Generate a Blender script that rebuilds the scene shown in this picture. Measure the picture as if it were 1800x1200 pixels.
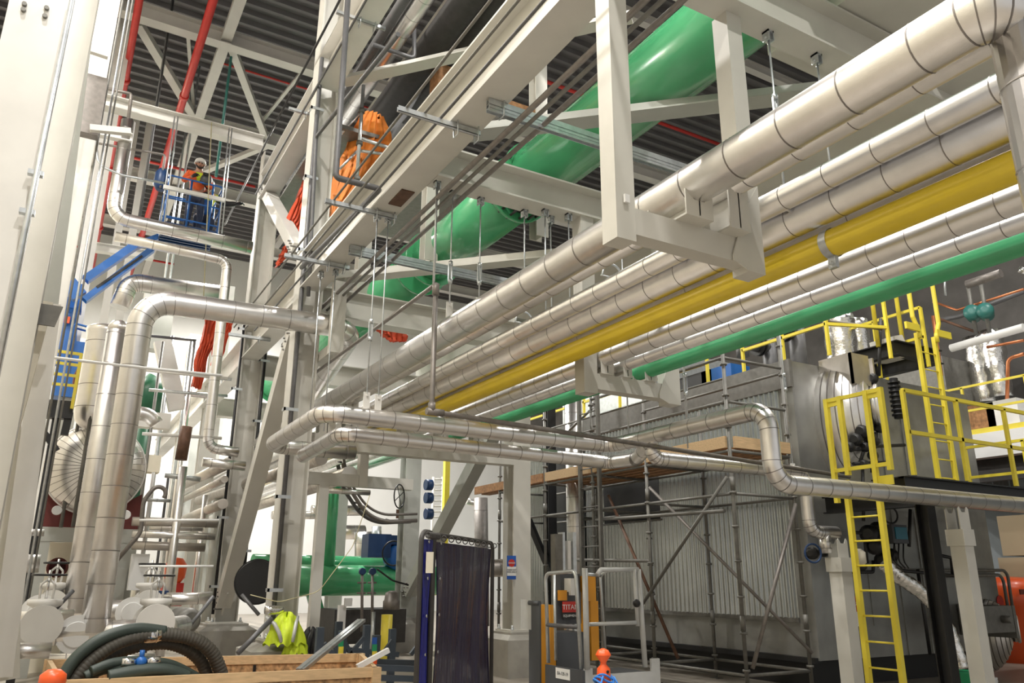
import bpy, math, random
import numpy as np
random.seed(7)
PI = math.pi
for o in list(bpy.data.objects): bpy.data.objects.remove(o)
COL = bpy.context.scene.collection
SC = bpy.context.scene

# ------------------------------------------------------------------ camera
YAW, PITCH, ROLL, FPX = math.radians(29.91), math.radians(16.8), math.radians(0.28), 1381.0
cf = np.array([math.sin(YAW)*math.cos(PITCH), math.cos(YAW)*math.cos(PITCH), math.sin(PITCH)])
r0 = np.array([math.cos(YAW), -math.sin(YAW), 0.0]); u0 = np.cross(r0, cf)
cr = math.cos(ROLL)*r0 + math.sin(ROLL)*u0
cu = -math.sin(ROLL)*r0 + math.cos(ROLL)*u0
EYE = np.array([0.0, 0.0, 1.6])
cam = bpy.data.cameras.new('camera'); cam.sensor_width = 36.0; cam.lens = 36.0*FPX/1800.0
cam.clip_start = 0.05; cam.clip_end = 300
camo = bpy.data.objects.new('camera', cam); COL.objects.link(camo)
from mathutils import Matrix, Vector
camo.matrix_world = Matrix(((cr[0], cu[0], -cf[0], EYE[0]), (cr[1], cu[1], -cf[1], EYE[1]),
                            (cr[2], cu[2], -cf[2], EYE[2]), (0, 0, 0, 1)))
SC.camera = camo

def at(px, py, X=None, Y=None, Z=None):
    """world point seen at a photo pixel on a plane of the building grid"""
    d = cf + cr*(px-900)/FPX - cu*(py-600)/FPX
    if X is not None: t = (X-EYE[0])/d[0]
    elif Y is not None: t = (Y-EYE[1])/d[1]
    else: t = (Z-EYE[2])/d[2]
    return EYE + d*t

# ------------------------------------------------------------------ world, exposure
w = bpy.data.worlds.new('hall_air'); SC.world = w; w.use_nodes = True
bg = w.node_tree.nodes['Background']; bg.inputs[0].default_value = (1.0, 0.975, 0.94, 1); bg.inputs[1].default_value = 0.62
SC.view_settings.view_transform = 'Standard'; SC.view_settings.look = 'None'
SC.view_settings.gamma = 1.0; SC.view_settings.use_curve_mapping = False
SC.view_settings.exposure = -0.1

# ------------------------------------------------------------------ materials
M = {}
def mat(name, col, rough=0.5, metal=0.0, var=0.06, scale=3.0, bump=0.0, bscale=60.0, emit=0.0, coat=0.0, streak=None):
    m = bpy.data.materials.new(name); m.use_nodes = True; nt = m.node_tree; N = nt.nodes; L = nt.links
    b = N['Principled BSDF']; b.inputs['Roughness'].default_value = rough; b.inputs['Metallic'].default_value = metal
    if coat: b.inputs['Coat Weight'].default_value = coat
    c = (*col, 1)
    tc = N.new('ShaderNodeTexCoord')
    if var > 0:
        no = N.new('ShaderNodeTexNoise'); no.inputs['Scale'].default_value = scale; no.inputs['Detail'].default_value = 5
        mp = N.new('ShaderNodeMapping')
        if streak: mp.inputs['Scale'].default_value = streak
        L.new(tc.outputs['Object'], mp.inputs[0]); L.new(mp.outputs[0], no.inputs['Vector'])
        cr_ = N.new('ShaderNodeMapRange'); cr_.inputs['From Min'].default_value = 0.3; cr_.inputs['From Max'].default_value = 0.7
        cr_.inputs['To Min'].default_value = 1-var; cr_.inputs['To Max'].default_value = 1+var
        L.new(no.outputs['Fac'], cr_.inputs['Value'])
        mx = N.new('ShaderNodeMix'); mx.data_type = 'RGBA'; mx.blend_type = 'MULTIPLY'; mx.inputs[0].default_value = 1
        mx.inputs[6].default_value = c
        cb = N.new('ShaderNodeCombineColor')
        for i in range(3): L.new(cr_.outputs[0], cb.inputs[i])
        L.new(cb.outputs[0], mx.inputs[7]); L.new(mx.outputs[2], b.inputs['Base Color'])
    else: b.inputs['Base Color'].default_value = c
    if bump:
        n2 = N.new('ShaderNodeTexNoise'); n2.inputs['Scale'].default_value = bscale; n2.inputs['Detail'].default_value = 3
        L.new(tc.outputs['Object'], n2.inputs['Vector'])
        bp = N.new('ShaderNodeBump'); bp.inputs['Strength'].default_value = bump; bp.inputs['Distance'].default_value = 0.01
        L.new(n2.outputs['Fac'], bp.inputs['Height']); L.new(bp.outputs[0], b.inputs['Normal'])
    if emit:
        b.inputs['Emission Color'].default_value = c; b.inputs['Emission Strength'].default_value = emit
    M[name] = m; return m
mat('steel_paint', (0.58, 0.565, 0.515), 0.42, 0, 0.05, 2.5)
mat('bright_paint', (0.70, 0.685, 0.65), 0.45, 0, 0.05, 2.5)
mat('grey_paint', (0.42, 0.43, 0.40), 0.45, 0, 0.07, 2.5)
mat('jacket', (0.85, 0.83, 0.81), 0.30, 1.0, 0.05, 6, bump=0.10, bscale=230)
mat('jacket_dull', (0.62, 0.58, 0.54), 0.42, 1.0, 0.07, 6, bump=0.10, bscale=200)
mat('seam', (0.28, 0.26, 0.25), 0.5, 0.9, 0)
mat('dark_green', (0.01, 0.09, 0.04), 0.4, 0, 0.05, 3)
mat('green', (0.075, 0.40, 0.18), 0.22, 0, 0.10, 1.6, coat=0.3)
mat('yellow', (0.76, 0.56, 0.03), 0.28, 0, 0.06, 2.5, coat=0.2)
mat('rail_yellow', (0.80, 0.66, 0.06), 0.4, 0, 0.05, 4)
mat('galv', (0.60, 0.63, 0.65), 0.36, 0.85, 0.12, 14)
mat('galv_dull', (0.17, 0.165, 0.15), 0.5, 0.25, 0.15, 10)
mat('tube_grey', (0.22, 0.20, 0.185), 0.45, 0.4, 0.15, 12)
mat('sheet', (0.30, 0.30, 0.285), 0.36, 0.6, 0.16, 2.2)
mat('corr', (0.42, 0.45, 0.46), 0.26, 0.95, 0.12, 1.5)
mat('black', (0.012, 0.012, 0.013), 0.45, 0, 0)
mat('dark', (0.045, 0.042, 0.04), 0.6, 0, 0.2, 8)
mat('dark_pipe', (0.13, 0.13, 0.135), 0.5, 0.3, 0.1, 8)
mat('concrete', (0.36, 0.345, 0.31), 0.75, 0, 0.12, 4, bump=0.15, bscale=30)
mat('floor', (0.33, 0.295, 0.25), 0.35, 0, 0.14, 0.9)
mat('deck', (0.13, 0.125, 0.13), 0.5, 0.2, 0.08, 2)
mat('roof_paint', (0.50, 0.485, 0.46), 0.5, 0, 0.05, 2)
mat('red_pipe', (0.48, 0.025, 0.02), 0.4, 0, 0.05, 4)
mat('red', (0.55, 0.03, 0.02), 0.4, 0, 0)
mat('dark_red', (0.12, 0.018, 0.015), 0.6, 0, 0.1, 3)
mat('wall_white', (0.82, 0.82, 0.80), 0.7, 0, 0.02, 1)
mat('wall_green', (0.40, 0.425, 0.38), 0.7, 0, 0.06, 0.6)
mat('wall_dark', (0.075, 0.07, 0.066), 0.8, 0, 0.25, 1.5)
mat('wall_blue', (0.40, 0.45, 0.48), 0.7, 0, 0.04, 1)
mat('beige', (0.60, 0.50, 0.33), 0.6, 0, 0.05, 1)
mat('orange_tarp', (0.72, 0.22, 0.03), 0.6, 0, 0.10, 3, bump=0.3, bscale=14)
mat('red_tarp', (0.62, 0.07, 0.02), 0.6, 0, 0.12, 3, bump=0.3, bscale=14)
mat('orange', (0.85, 0.11, 0.02), 0.35, 0, 0.03, 4, coat=0.2)
mat('blue', (0.015, 0.12, 0.42), 0.38, 0, 0.06, 4)
mat('motor_blue', (0.012, 0.045, 0.14), 0.4, 0, 0.06, 4)
mat('stand_blue', (0.05, 0.065, 0.085), 0.5, 0.1, 0.08, 4)
mat('curtain', (0.020, 0.014, 0.042), 0.24, 0, 0.10, 5, coat=0.3)
mat('curtain_blue', (0.008, 0.010, 0.16), 0.2, 0, 0.08, 4)
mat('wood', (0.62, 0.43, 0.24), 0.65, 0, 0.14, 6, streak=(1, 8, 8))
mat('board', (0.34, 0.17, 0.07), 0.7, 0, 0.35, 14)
mat('osb', (0.42, 0.25, 0.12), 0.6, 0, 0.55, 22)
mat('hose', (0.075, 0.068, 0.055), 0.6, 0, 0.15, 20)
mat('hose_green', (0.035, 0.05, 0.042), 0.5, 0, 0.1, 10)
mat('hivis', (0.62, 0.78, 0.03), 0.6, 0, 0.12, 10)
mat('silver_tape', (0.55, 0.56, 0.56), 0.4, 0.2, 0.05, 10)
mat('foil', (0.80, 0.79, 0.76), 0.16, 1.0, 0.10, 9, bump=1.0, bscale=26)
mat('chrome', (0.75, 0.75, 0.76), 0.15, 1.0, 0)
mat('copper', (0.55, 0.20, 0.09), 0.35, 0.7, 0.1, 6)
mat('rust', (0.12, 0.06, 0.035), 0.6, 0.2, 0.3, 9)
mat('truck_yellow', (0.70, 0.30, 0.015), 0.4, 0, 0.05, 4)
mat('truck_grey', (0.075, 0.08, 0.09), 0.45, 0.1, 0.05, 4)
mat('white', (0.80, 0.80, 0.79), 0.5, 0, 0)
mat('cream', (0.75, 0.70, 0.58), 0.6, 0, 0.05, 4)
mat('rope_blue', (0.03, 0.20, 0.62), 0.6, 0, 0.05, 20)
mat('rope', (0.55, 0.50, 0.30), 0.7, 0, 0.1, 20)
mat('denim', (0.035, 0.045, 0.085), 0.8, 0, 0.15, 12)
mat('jacket_orange', (0.80, 0.13, 0.03), 0.7, 0, 0.08, 12)
mat('skin', (0.50, 0.27, 0.19), 0.5, 0, 0.03, 8)
mat('hair', (0.03, 0.02, 0.015), 0.7, 0, 0)
mat('teal', (0.03, 0.16, 0.14), 0.4, 0, 0.05, 4)
mat('sign_blue', (0.02, 0.10, 0.42), 0.45, 0, 0)
mat('bucket_green', (0.02, 0.32, 0.13), 0.4, 0, 0)
mat('screen', (0.02, 0.16, 0.24), 0.25, 0, 0)
mat('lamp', (1.0, 0.95, 0.86), 0.5, 0, 0, emit=9)

# ------------------------------------------------------------------ mesh building
V3 = lambda p: np.array(p, float)
def unit(v): return v/np.linalg.norm(v)
def frame(d, up=(0, 0, 1)):
    d = unit(V3(d)); up = V3(up)
    if abs(np.dot(d, unit(up))) > 0.98: up = V3((0, 1, 0)) if abs(d[1]) < 0.9 else V3((1, 0, 0))
    s = unit(np.cross(d, up)); return d, s, np.cross(s, d)
def fillet(pts, bend, seg=8):
    pts = [V3(p) for p in pts]; out = [pts[0]]; marks = []
    for i in range(1, len(pts)-1):
        a, b, c = pts[i-1], pts[i], pts[i+1]; u, v = unit(a-b), unit(c-b)
        ang = math.acos(max(-1, min(1, float(np.dot(u, v)))))
        if bend <= 0 or ang > PI-0.05: out.append(b); continue
        t = min(bend/math.tan(ang/2), 0.48*np.linalg.norm(a-b) if i > 1 else 0.95*np.linalg.norm(a-b), 0.48*np.linalg.norm(c-b) if i < len(pts)-2 else 0.95*np.linalg.norm(c-b))
        R = t*math.tan(ang/2); cc = b + unit(u+v)*(R/math.sin(ang/2)); p0, p1 = b+u*t, b+v*t
        e0, e1 = unit(p0-cc), unit(p1-cc); th = PI-ang; s0 = len(out)
        for k in range(seg+1):
            q = k/seg; out.append(cc + R*(math.sin((1-q)*th)*e0 + math.sin(q*th)*e1)/math.sin(th))
        marks.append((s0, len(out)-1))
    out.append(pts[-1]); return out, marks
class MB:
    def __init__(s): s.v = []; s.f = []; s.m = []; s.s = []; s.n = 0
    def add(s, vs, fs, m=0, sm=False):
        b = s.n; s.v += [tuple(map(float, v)) for v in vs]; s.n += len(vs)
        for f in fs: s.f.append([b+i for i in f]); s.m.append(m); s.s.append(sm)
        return s
    def box(s, a, b, m=0):
        x0, y0, z0 = [min(p, q) for p, q in zip(a, b)]; x1, y1, z1 = [max(p, q) for p, q in zip(a, b)]
        return s.add([(x0,y0,z0),(x1,y0,z0),(x1,y1,z0),(x0,y1,z0),(x0,y0,z1),(x1,y0,z1),(x1,y1,z1),(x0,y1,z1)],
              [(0,3,2,1),(4,5,6,7),(0,1,5,4),(1,2,6,5),(2,3,7,6),(3,0,4,7)], m)
    def bar(s, p0, p1, w, h, m=0, up=(0, 0, 1), ow=0, oh=0):
        p0, p1 = V3(p0), V3(p1); d, x, z = frame(p1-p0, up); vs = []
        for p in (p0, p1):
            for a, b in ((-1,-1),(1,-1),(1,1),(-1,1)): vs.append(p + x*(ow+a*w/2) + z*(oh+b*h/2))
        return s.add(vs, [(3,2,1,0),(4,5,6,7),(0,1,5,4),(1,2,6,5),(2,3,7,6),(3,0,4,7)], m)
    def ibeam(s, p0, p1, w, h, tf=0.022, tw=0.014, up=(0, 0, 1), m=0):
        s.bar(p0, p1, w, tf, m, up, 0, h/2-tf/2); s.bar(p0, p1, w, tf, m, up, 0, -h/2+tf/2)
        return s.bar(p0, p1, tw, h-2*tf, m, up)
    def sweep(s, cs, r, n=14, m=0, cap=True, closed=False, sm=True):
        cs = [V3(c) for c in cs]; K = len(cs); rs = r if hasattr(r, '__len__') else [r]*K
        tg = []
        for i in range(K):
            a = cs[(i-1) % K] if (closed or i > 0) else cs[i]; b = cs[(i+1) % K] if (closed or i < K-1) else cs[i]
            tg.append(unit(b-a))
        d, x, z = frame(tg[0]); vs = []; fs = []
        for i in range(K):
            t = tg[i]; x = x - t*np.dot(x, t); x = unit(x); z = np.cross(x, t)
            for k in range(n):
                a = 2*PI*k/n; vs.append(cs[i] + (x*math.cos(a)+z*math.sin(a))*rs[i])
        for i in range(K if closed else K-1):
            j = (i+1) % K
            for k in range(n):
                l = (k+1) % n; fs.append((i*n+k, j*n+k, j*n+l, i*n+l))
        s.add(vs, fs, m, sm)
        if cap and not closed:
            b = s.n-K*n; s.f.append([b+k for k in range(n)]); s.m.append(m); s.s.append(False)
            s.f.append([b+(K-1)*n+k for k in range(n)][::-1]); s.m.append(m); s.s.append(False)
        return s
    def tube(s, a, b, r, n=14, m=0, cap=True): return s.sweep([a, b], r, n, m, cap)
    def path(s, pts, r, bend=0.1, n=14, m=0, seg=6): return s.sweep(fillet(pts, bend, seg)[0], r, n, m)
    def lathe(s, o, ax, prof, n=24, m=0, sm=True):
        o = V3(o); d, x, z = frame(ax); vs = []; fs = []
        for (t, r) in prof:
            for k in range(n):
                a = 2*PI*k/n; vs.append(o + d*t + (x*math.cos(a)+z*math.sin(a))*max(r, 1e-4))
        for i in range(len(prof)-1):
            for k in range(n): l = (k+1) % n; fs.append((i*n+k, i*n+l, (i+1)*n+l, (i+1)*n+k))
        s.add(vs, fs, m, sm); b = s.n-len(vs)
        s.f.append([b+k for k in range(n)][::-1]); s.m.append(m); s.s.append(False)
        s.f.append([b+(len(prof)-1)*n+k for k in range(n)]); s.m.append(m); s.s.append(False)
        return s
    def ring(s, c, ax, R, r, n=28, k=8, m=0):
        d, x, z = frame(ax); return s.sweep([V3(c)+(x*math.cos(2*PI*i/n)+z*math.sin(2*PI*i/n))*R for i in range(n)], r, k, m, closed=True)
    def ball(s, c, r, m=0, n=14, sq=(1, 1, 1)):
        vs = []; fs = []; k = n//2
        for i in range(k+1):
            a = PI*i/k
            for j in range(n):
                b = 2*PI*j/n; vs.append(V3(c)+np.array([math.sin(a)*math.cos(b)*sq[0], math.sin(a)*math.sin(b)*sq[1], math.cos(a)*sq[2]])*r)
        for i in range(k):
            for j in range(n): l = (j+1) % n; fs.append((i*n+j, (i+1)*n+j, (i+1)*n+l, i*n+l))
        return s.add(vs, fs, m, True)
    def plate(s, pts, vec, m=0):
        pts = [V3(p) for p in pts]; n = len(pts); vec = V3(vec)
        fs = [tuple(range(n))[::-1], tuple(range(n, 2*n))] + [(i, (i+1) % n, n+(i+1) % n, n+i) for i in range(n)]
        return s.add(pts+[p+vec for p in pts], fs, m)
    def mesh(s, name, mats, origin=(0, 0, 0)):
        me = bpy.data.meshes.new(name); o = V3(origin)
        me.from_pydata([tuple(V3(v)-o) for v in s.v], [], s.f)
        me.polygons.foreach_set('material_index', s.m); me.polygons.foreach_set('use_smooth', s.s)
        for m in (mats if isinstance(mats, (list, tuple)) else [mats]): me.materials.append(M[m])
        me.update(); return me
def single(mb, name, mats, label, cat, group=None):
    a = np.array(mb.v); o = np.array([(a[:,0].min()+a[:,0].max())/2, (a[:,1].min()+a[:,1].max())/2, a[:,2].min()])
    ob = bpy.data.objects.new(name, mb.mesh(name, mats, o)); ob.location = o; COL.objects.link(ob)
    ob['label'] = label; ob['category'] = cat
    if group: ob['group'] = group
    return ob
def struct(mb, name, mats):
    ob = bpy.data.objects.new(name, mb.mesh(name, mats)); COL.objects.link(ob); ob['kind'] = 'structure'; return ob
def thing(name, label, cat, loc=(0, 0, 0), group=None):
    o = bpy.data.objects.new(name, None); o.empty_display_size = 0.1; COL.objects.link(o); o.location = tuple(map(float, loc))
    o['label'] = label; o['category'] = cat
    if group: o['group'] = group
    return o
def wloc(o):
    v = np.array(o.location)
    while o.parent: o = o.parent; v = v+np.array(o.location)
    return v
def part(mb, name, mats, parent, label=None):
    pl = wloc(parent)
    ob = bpy.data.objects.new(name, mb.mesh(name, mats, pl)); ob.parent = parent; COL.objects.link(ob)
    if label: ob['label'] = label
    return ob
def text_part(body, size, loc, right, up, matn, parent, name='lettering', ext=0.001):
    cu_ = bpy.data.curves.new(name, 'FONT'); cu_.body = body; cu_.size = size; cu_.extrude = ext; cu_.align_x = 'CENTER'; cu_.align_y = 'CENTER'
    tmp = bpy.data.objects.new('tmp', cu_); COL.objects.link(tmp)
    bpy.context.view_layer.update()
    me = bpy.data.meshes.new_from_object(tmp); bpy.data.objects.remove(tmp)
    x = unit(V3(right)); z = unit(V3(up)); n = np.cross(x, z); l = V3(loc)-wloc(parent)
    for v in me.vertices:
        c = v.co.copy(); v.co = Vector(l + x*c.x + z*c.y + n*c.z)
    me.materials.clear(); me.materials.append(M[matn])
    ob = bpy.data.objects.new(name, me); ob.parent = parent; COL.objects.link(ob); return ob
def ins_mesh(pts, r, bend=None, step=0.45, n=24, seam=0.008, off=0.0):
    """insulated pipe: metal jacket with overlapping seams"""
    bend = r*2.6 if bend is None else bend
    ps, marks = fillet(pts, bend, 9); mb = MB(); mb.sweep(ps, r, n, 0)
    cum = [0.0]
    for a, b in zip(ps[:-1], ps[1:]): cum.append(cum[-1]+float(np.linalg.norm(b-a)))
    el = [(cum[a], cum[b]) for a, b in marks]; L = cum[-1]
    pos = [q*1.0 for q in np.arange(step*0.4+off, L, step) if not any(a-0.05 < q < b+0.05 for a, b in el)]
    for a, b in el: pos += [a + (b-a)*k/4 for k in range(5)]
    for q in pos:
        i = max(0, min(len(ps)-2, int(np.searchsorted(cum, q))-1)); d = ps[i+1]-ps[i]
        if np.linalg.norm(d) < 1e-6: continue
        t = unit(d); c = ps[i] + t*(q-cum[i])
        mb.sweep([c-t*seam/2, c+t*seam/2], r*1.012+0.001, n, 1, cap=False)
    return mb
def ins(name, label, pts, r, group=None, m='jacket', cat='pipe', **k):
    return single(ins_mesh(pts, r, **k), name, [m, 'seam'], label, cat, group)
def tubething(name, label, pts, r, m, cat='pipe', bend=0.08, group=None, n=12):
    mb = MB(); mb.path(pts, r, bend, n); return single(mb, name, [m], label, cat, group)
def flange(mb, c, ax, R, t=0.04, m=0, n=24, bolts=0, r=None):
    d, x, z = frame(ax); c = V3(c); mb.tube(c-d*t/2, c+d*t/2, R, n, m)
    for k in range(bolts):
        a = 2*PI*k/bolts; q = c+(x*math.cos(a)+z*math.sin(a))*R*0.86; mb.tube(q-d*(t/2+.02), q+d*(t/2+.02), 0.014, 6, m)
    return mb
# ------------------------------------------------------------------ lamps of the hall
def area(name, loc, size, power, col=(1.0, 0.965, 0.91), rot=(0, 0, 0)):
    l = bpy.data.lights.new(name, 'AREA'); l.energy = power; l.size = size; l.color = col; l.shape = 'DISK'
    o = bpy.data.objects.new(name, l); COL.objects.link(o); o.location = loc; o.rotation_euler = rot; return o
LAMPS = [(-1.6, 3.5, 14.4, 'over the near left columns'), (-2.7, 11.5, 14.4, 'over the left wall by the blue lift'), (5.5, 6.0, 14.6, 'above the green main near the hangers'),
         (11.5, 3.0, 14.4, 'over the yellow platform'), (13.5, 10.5, 14.4, 'over the boiler roof'), (5.2, 26.0, 13.9, 'beyond the upper cable tray'),
         (6.2, 22.5, 13.9, 'over the green header'), (6.5, 33.0, 13.9, 'by the far white wall'), (-2.2, 27.5, 13.9, 'in the far left corner'), (18.5, 7.0, 14.4, 'by the right wall'), (1.2, -2.0, 14.4, 'behind the photographer')]
for i, (x, y, z, wh) in enumerate(LAMPS):
    pw = 1600 if y > 20 else 1050
    if x > 10: pw = 380
    t = thing('high_bay_lamp', 'round high bay lamp hanging %s' % wh, 'lamp', (x, y, z))
    mb = MB(); mb.lathe((x, y, z+0.45), (0, 0, -1), [(0, .06), (.1, .10), (.16, .2), (.42, .3), (.43, .3)], 20); part(mb, 'housing', ['galv'], t)
    mb = MB(); mb.tube((x, y, z-0.001), (x, y, z-.02), .27, 20); part(mb, 'lens', ['lamp'], t)
    mb = MB(); mb.tube((x, y, z+.4), (x, y, 17.0), .015, 8); part(mb, 'hanger_rod', ['galv'], t)
    area('hall_light', (x, y, z-.05), 0.55, pw)

# ------------------------------------------------------------------ room shell
mb = MB(); mb.box((-6, -8, -.2), (24, 40, 0)); struct(mb, 'floor', ['floor'])
mb = MB(); mb.box((-6, 39, 0), (24, 39.3, 17.4)); struct(mb, 'wall_back', ['wall_white'])
mb = MB(); mb.box((-4.3, -8, 0), (-4, 39, 17.4)); struct(mb, 'wall_left', ['cream'])
mb = MB(); mb.box((22.6, -8, 0), (22.9, 39, 5.2)); struct(mb, 'wall_right', ['wall_blue'])
mb = MB(); mb.box((22.5, -8, 5.2), (22.9, 39, 11.2)); struct(mb, 'wall_right', ['wall_dark'])
mb = MB(); mb.box((22.6, -8, 11.2), (22.9, 39, 17.4)); struct(mb, 'wall_right', ['wall_green'])
mb = MB()                                   # ribbed steel roof deck
P_ = 0.46; y = -8.0; vs = []; fs = []
prof = []
while y < 39: prof += [(y, 17.0), (y+.11, 17.0), (y+.15, 17.14), (y+.42, 17.14)]; y += P_
for (yy, zz) in prof: vs += [(-6, yy, zz), (24, yy, zz)]
for i in range(len(prof)-1): fs.append((2*i, 2*i+2, 2*i+3, 2*i+1))
mb.add(vs, fs); mb.box((-6, -8, 17.2), (24, 39.3, 17.3)); struct(mb, 'ceiling', ['deck'])

# roof steel: cross beams along x, tie along y, wind bracing
for i, (yy, lab) in enumerate([(18.75, 'upper of the two roof beams crossing above the worker'), (23.2, 'lower roof beam just behind the worker'), (14.2, 'roof beam crossing above the upper pipe run'),
                               (27.8, 'third roof beam, far behind the worker'), (32.4, 'fourth roof beam, near the far wall'), (9.6, 'roof beam over the near green main'), (5.0, 'roof beam over the hanging pipe frames')]):
    if i in (0, 1, 3, 4):
        mb = MB(); mb.ibeam((-2.2, yy, 15.0), (21.5, yy, 15.0), .32, .42, .03, .02); single(mb, 'roof_beam', ['roof_paint'], 'long off-white steel ' + lab, 'beam')
    else:
        mb = MB(); mb.ibeam((-2.2, yy, 16.6), (21.5, yy, 16.6), .22, .3, .03, .02); single(mb, 'roof_beam', ['roof_paint'], 'off-white steel ' + lab, 'beam')
for i, (a, b, wd, lab) in enumerate([((2.15, 12.5, 15.0), (2.15, 38, 15.0), .26, 'tie beam running lengthwise above the worker'), ((.1, 19.2, 15.0), (2.1, 23.1, 15.0), .22, 'left diagonal brace between the two roof beams'),
                                    ((2.3, 18.9, 15.0), (4.2, 23.1, 15.0), .20, 'right diagonal brace between the two roof beams'), ((1.2, 19.0, 15.3), (2.0, 23.1, 15.3), .09, 'thin angle brace between the left brace and the tie beam'),
                                    ((4.4, 19.0, 15.3), (3.9, 23.1, 15.3), .09, 'thin upright-looking angle right of the right brace'), ((4.4, 23.4, 15), (2.2, 27.6, 15), .18, 'diagonal roof brace behind the hanging chains'),
                                    ((-.6, 12.5, 15), (-.6, 38, 15), .26, 'tie beam over the left columns'), ((6.9, -2, 15.6), (6.9, 38, 15.6), .26, 'roof tie beam above the green main'),
                                    ((11, 8, 15.8), (17, 12, 15.8), .16, 'slanting roof brace seen above the four pipes'), ((14.2, -1, 15.7), (14.2, 38, 15.7), .26, 'roof tie beam far right')]):
    mb = MB(); mb.bar(a, b, wd, wd*.8); single(mb, 'roof_brace', ['roof_paint'], 'off-white steel ' + lab, 'beam')
for i, (x, z, ya, yb, lab) in enumerate([(.04, 15.0, 8, 36, 'left'), (1.55, 15.0, 8, 36, 'right')]):
    x = [at(245, 0, Z=14.2)[0], at(375, 0, Z=14.2)[0]][i]
    mb = MB(); mb.tube((x, ya, 14.2), (x, yb, 14.2), .10 if i else .085, 14)
    for k in range(5): q = ya+5.3*k+2; mb.tube((x, q, 14.2), (x, q+.14, 14.2), .12, 14)
    single(mb, 'sprinkler_main', ['red_pipe'], '%s of the two thick red sprinkler mains under the roof at left' % lab, 'pipe')
for i, (y, x0, x1, z, r, lab) in enumerate([(25.2, .3, 4.4, 14.3, .045, 'thin red branch pipe crossing behind the worker\'s head'), (34.0, -1.5, 3, 14.3, .045, 'thin red branch pipe low behind the worker'),
                                         (15.3, 3, 9, 16.2, .04, 'thin red sprinkler pipe at the top of the photo left of the steel frame'), (12.6, 11, 21.5, 16.2, .06, 'red sprinkler pipe above the four insulated pipes'),
                                         (17.5, 9, 21, 16.2, .06, 'red sprinkler pipe seen behind the frame post'), (21.6, 2.2, 9, 16.2, .03, 'faint copper-red pipe under the deck right of the braces')]):
    tubething('sprinkler_pipe', lab, [(x0, y, z), (x1, y, z)], r, 'red_pipe')
# ------------------------------------------------------------------ main steel frame
def column(name, x0, y0, x1, y1, z0, z1, m, label, along='y', plates=True, group=None, base=True):
    """wide flange column with flanges facing x"""
    t = thing(name, label, 'column', ((x0+x1)/2, (y0+y1)/2, z0))
    mb = MB(); cx, cy = (x0+x1)/2, (y0+y1)/2
    if along == 'x':
        mb.box((x0, y0, z0), (x0+.025, y1, z1)); mb.box((x1-.025, y0, z0), (x1, y1, z1)); mb.box((x0+.025, cy-.01, z0), (x1-.025, cy+.01, z1))
    elif along == 'y':
        mb.box((x0, y0, z0), (x1, y0+.025, z1)); mb.box((x0, y1-.025, z0), (x1, y1, z1)); mb.box((cx-.01, y0+.025, z0), (cx+.01, y1-.025, z1))
    else: mb.box((x0, y0, z0), (x1, y1, z1))
    part(mb, 'shaft', [m], t)
    if base:
        mb = MB(); mb.box((x0-.09, y0-.09, z0), (x1+.09, y1+.09, z0+.035)); part(mb, 'base_plate', [m], t)
        for a in (x0-.045, x1+.045):
            for b in (y0-.045, y1+.045):
                q = MB(); q.tube((a, b, z0+.02), (a, b, z0+.11), .018, 8); q.tube((a, b, z0+.035), (a, b, z0+.065), .032, 6); part(q, 'anchor_bolt', ['galv'], t)
    return t
def pedestal(x, y, s, top, label, chamf=.10, s2=None):
    mb = MB(); s2 = s2 or s-chamf
    vs = []
    for (z, h) in ((0, s), (top-.12, s), (top-.04, s2), (top, s2)):
        vs += [(x-h, y-h, z), (x+h, y-h, z), (x+h, y+h, z), (x-h, y+h, z)]
    fs = [(0, 3, 2, 1), (12, 13, 14, 15)]
    for i in range(3):
        for k in range(4): l = (k+1) % 4; fs.append((i*4+k, i*4+l, i*4+4+l, i*4+4+k))
    mb.add(vs, fs); return single(mb, 'concrete_pedestal', ['concrete'], label, 'pedestal')
PZ = .72
c500 = column('steel_column', 3.02, 12.3, 3.42, 12.66, PZ, 14.6, 'steel_paint', 'tall off-white steel column with a dark conduit, centre left, beside the hi-vis vest', 'x')
c400 = column('steel_column', 3.15, 17.3, 3.6, 17.66, PZ, 11.3, 'steel_paint', 'off-white steel column second from the vest, with a diagonal brace landing at its foot', 'x')
c905 = column('steel_column', 7.24, 12.5, 7.60, 12.88, PZ, 6.3, 'steel_paint', 'off-white steel column with the danger sign, middle of the photo', 'y')
c735 = column('steel_column', 7.35, 17.9, 7.75, 18.28, PZ, 6.3, 'grey_paint', 'greyish steel column behind the purple welding curtain', 'y')
pedestal(3.22, 12.48, .5, PZ, 'sloped concrete pedestal under the hi-vis vest', .22)
pedestal(3.38, 17.48, .55, PZ, 'broad concrete pedestal behind the black hoses', .15)
pedestal(7.42, 12.69, .40, PZ, 'square concrete pedestal under the column with the danger sign')
pedestal(7.55, 18.09, .48, PZ, 'square concrete pedestal behind the yellow bollard')
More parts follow.
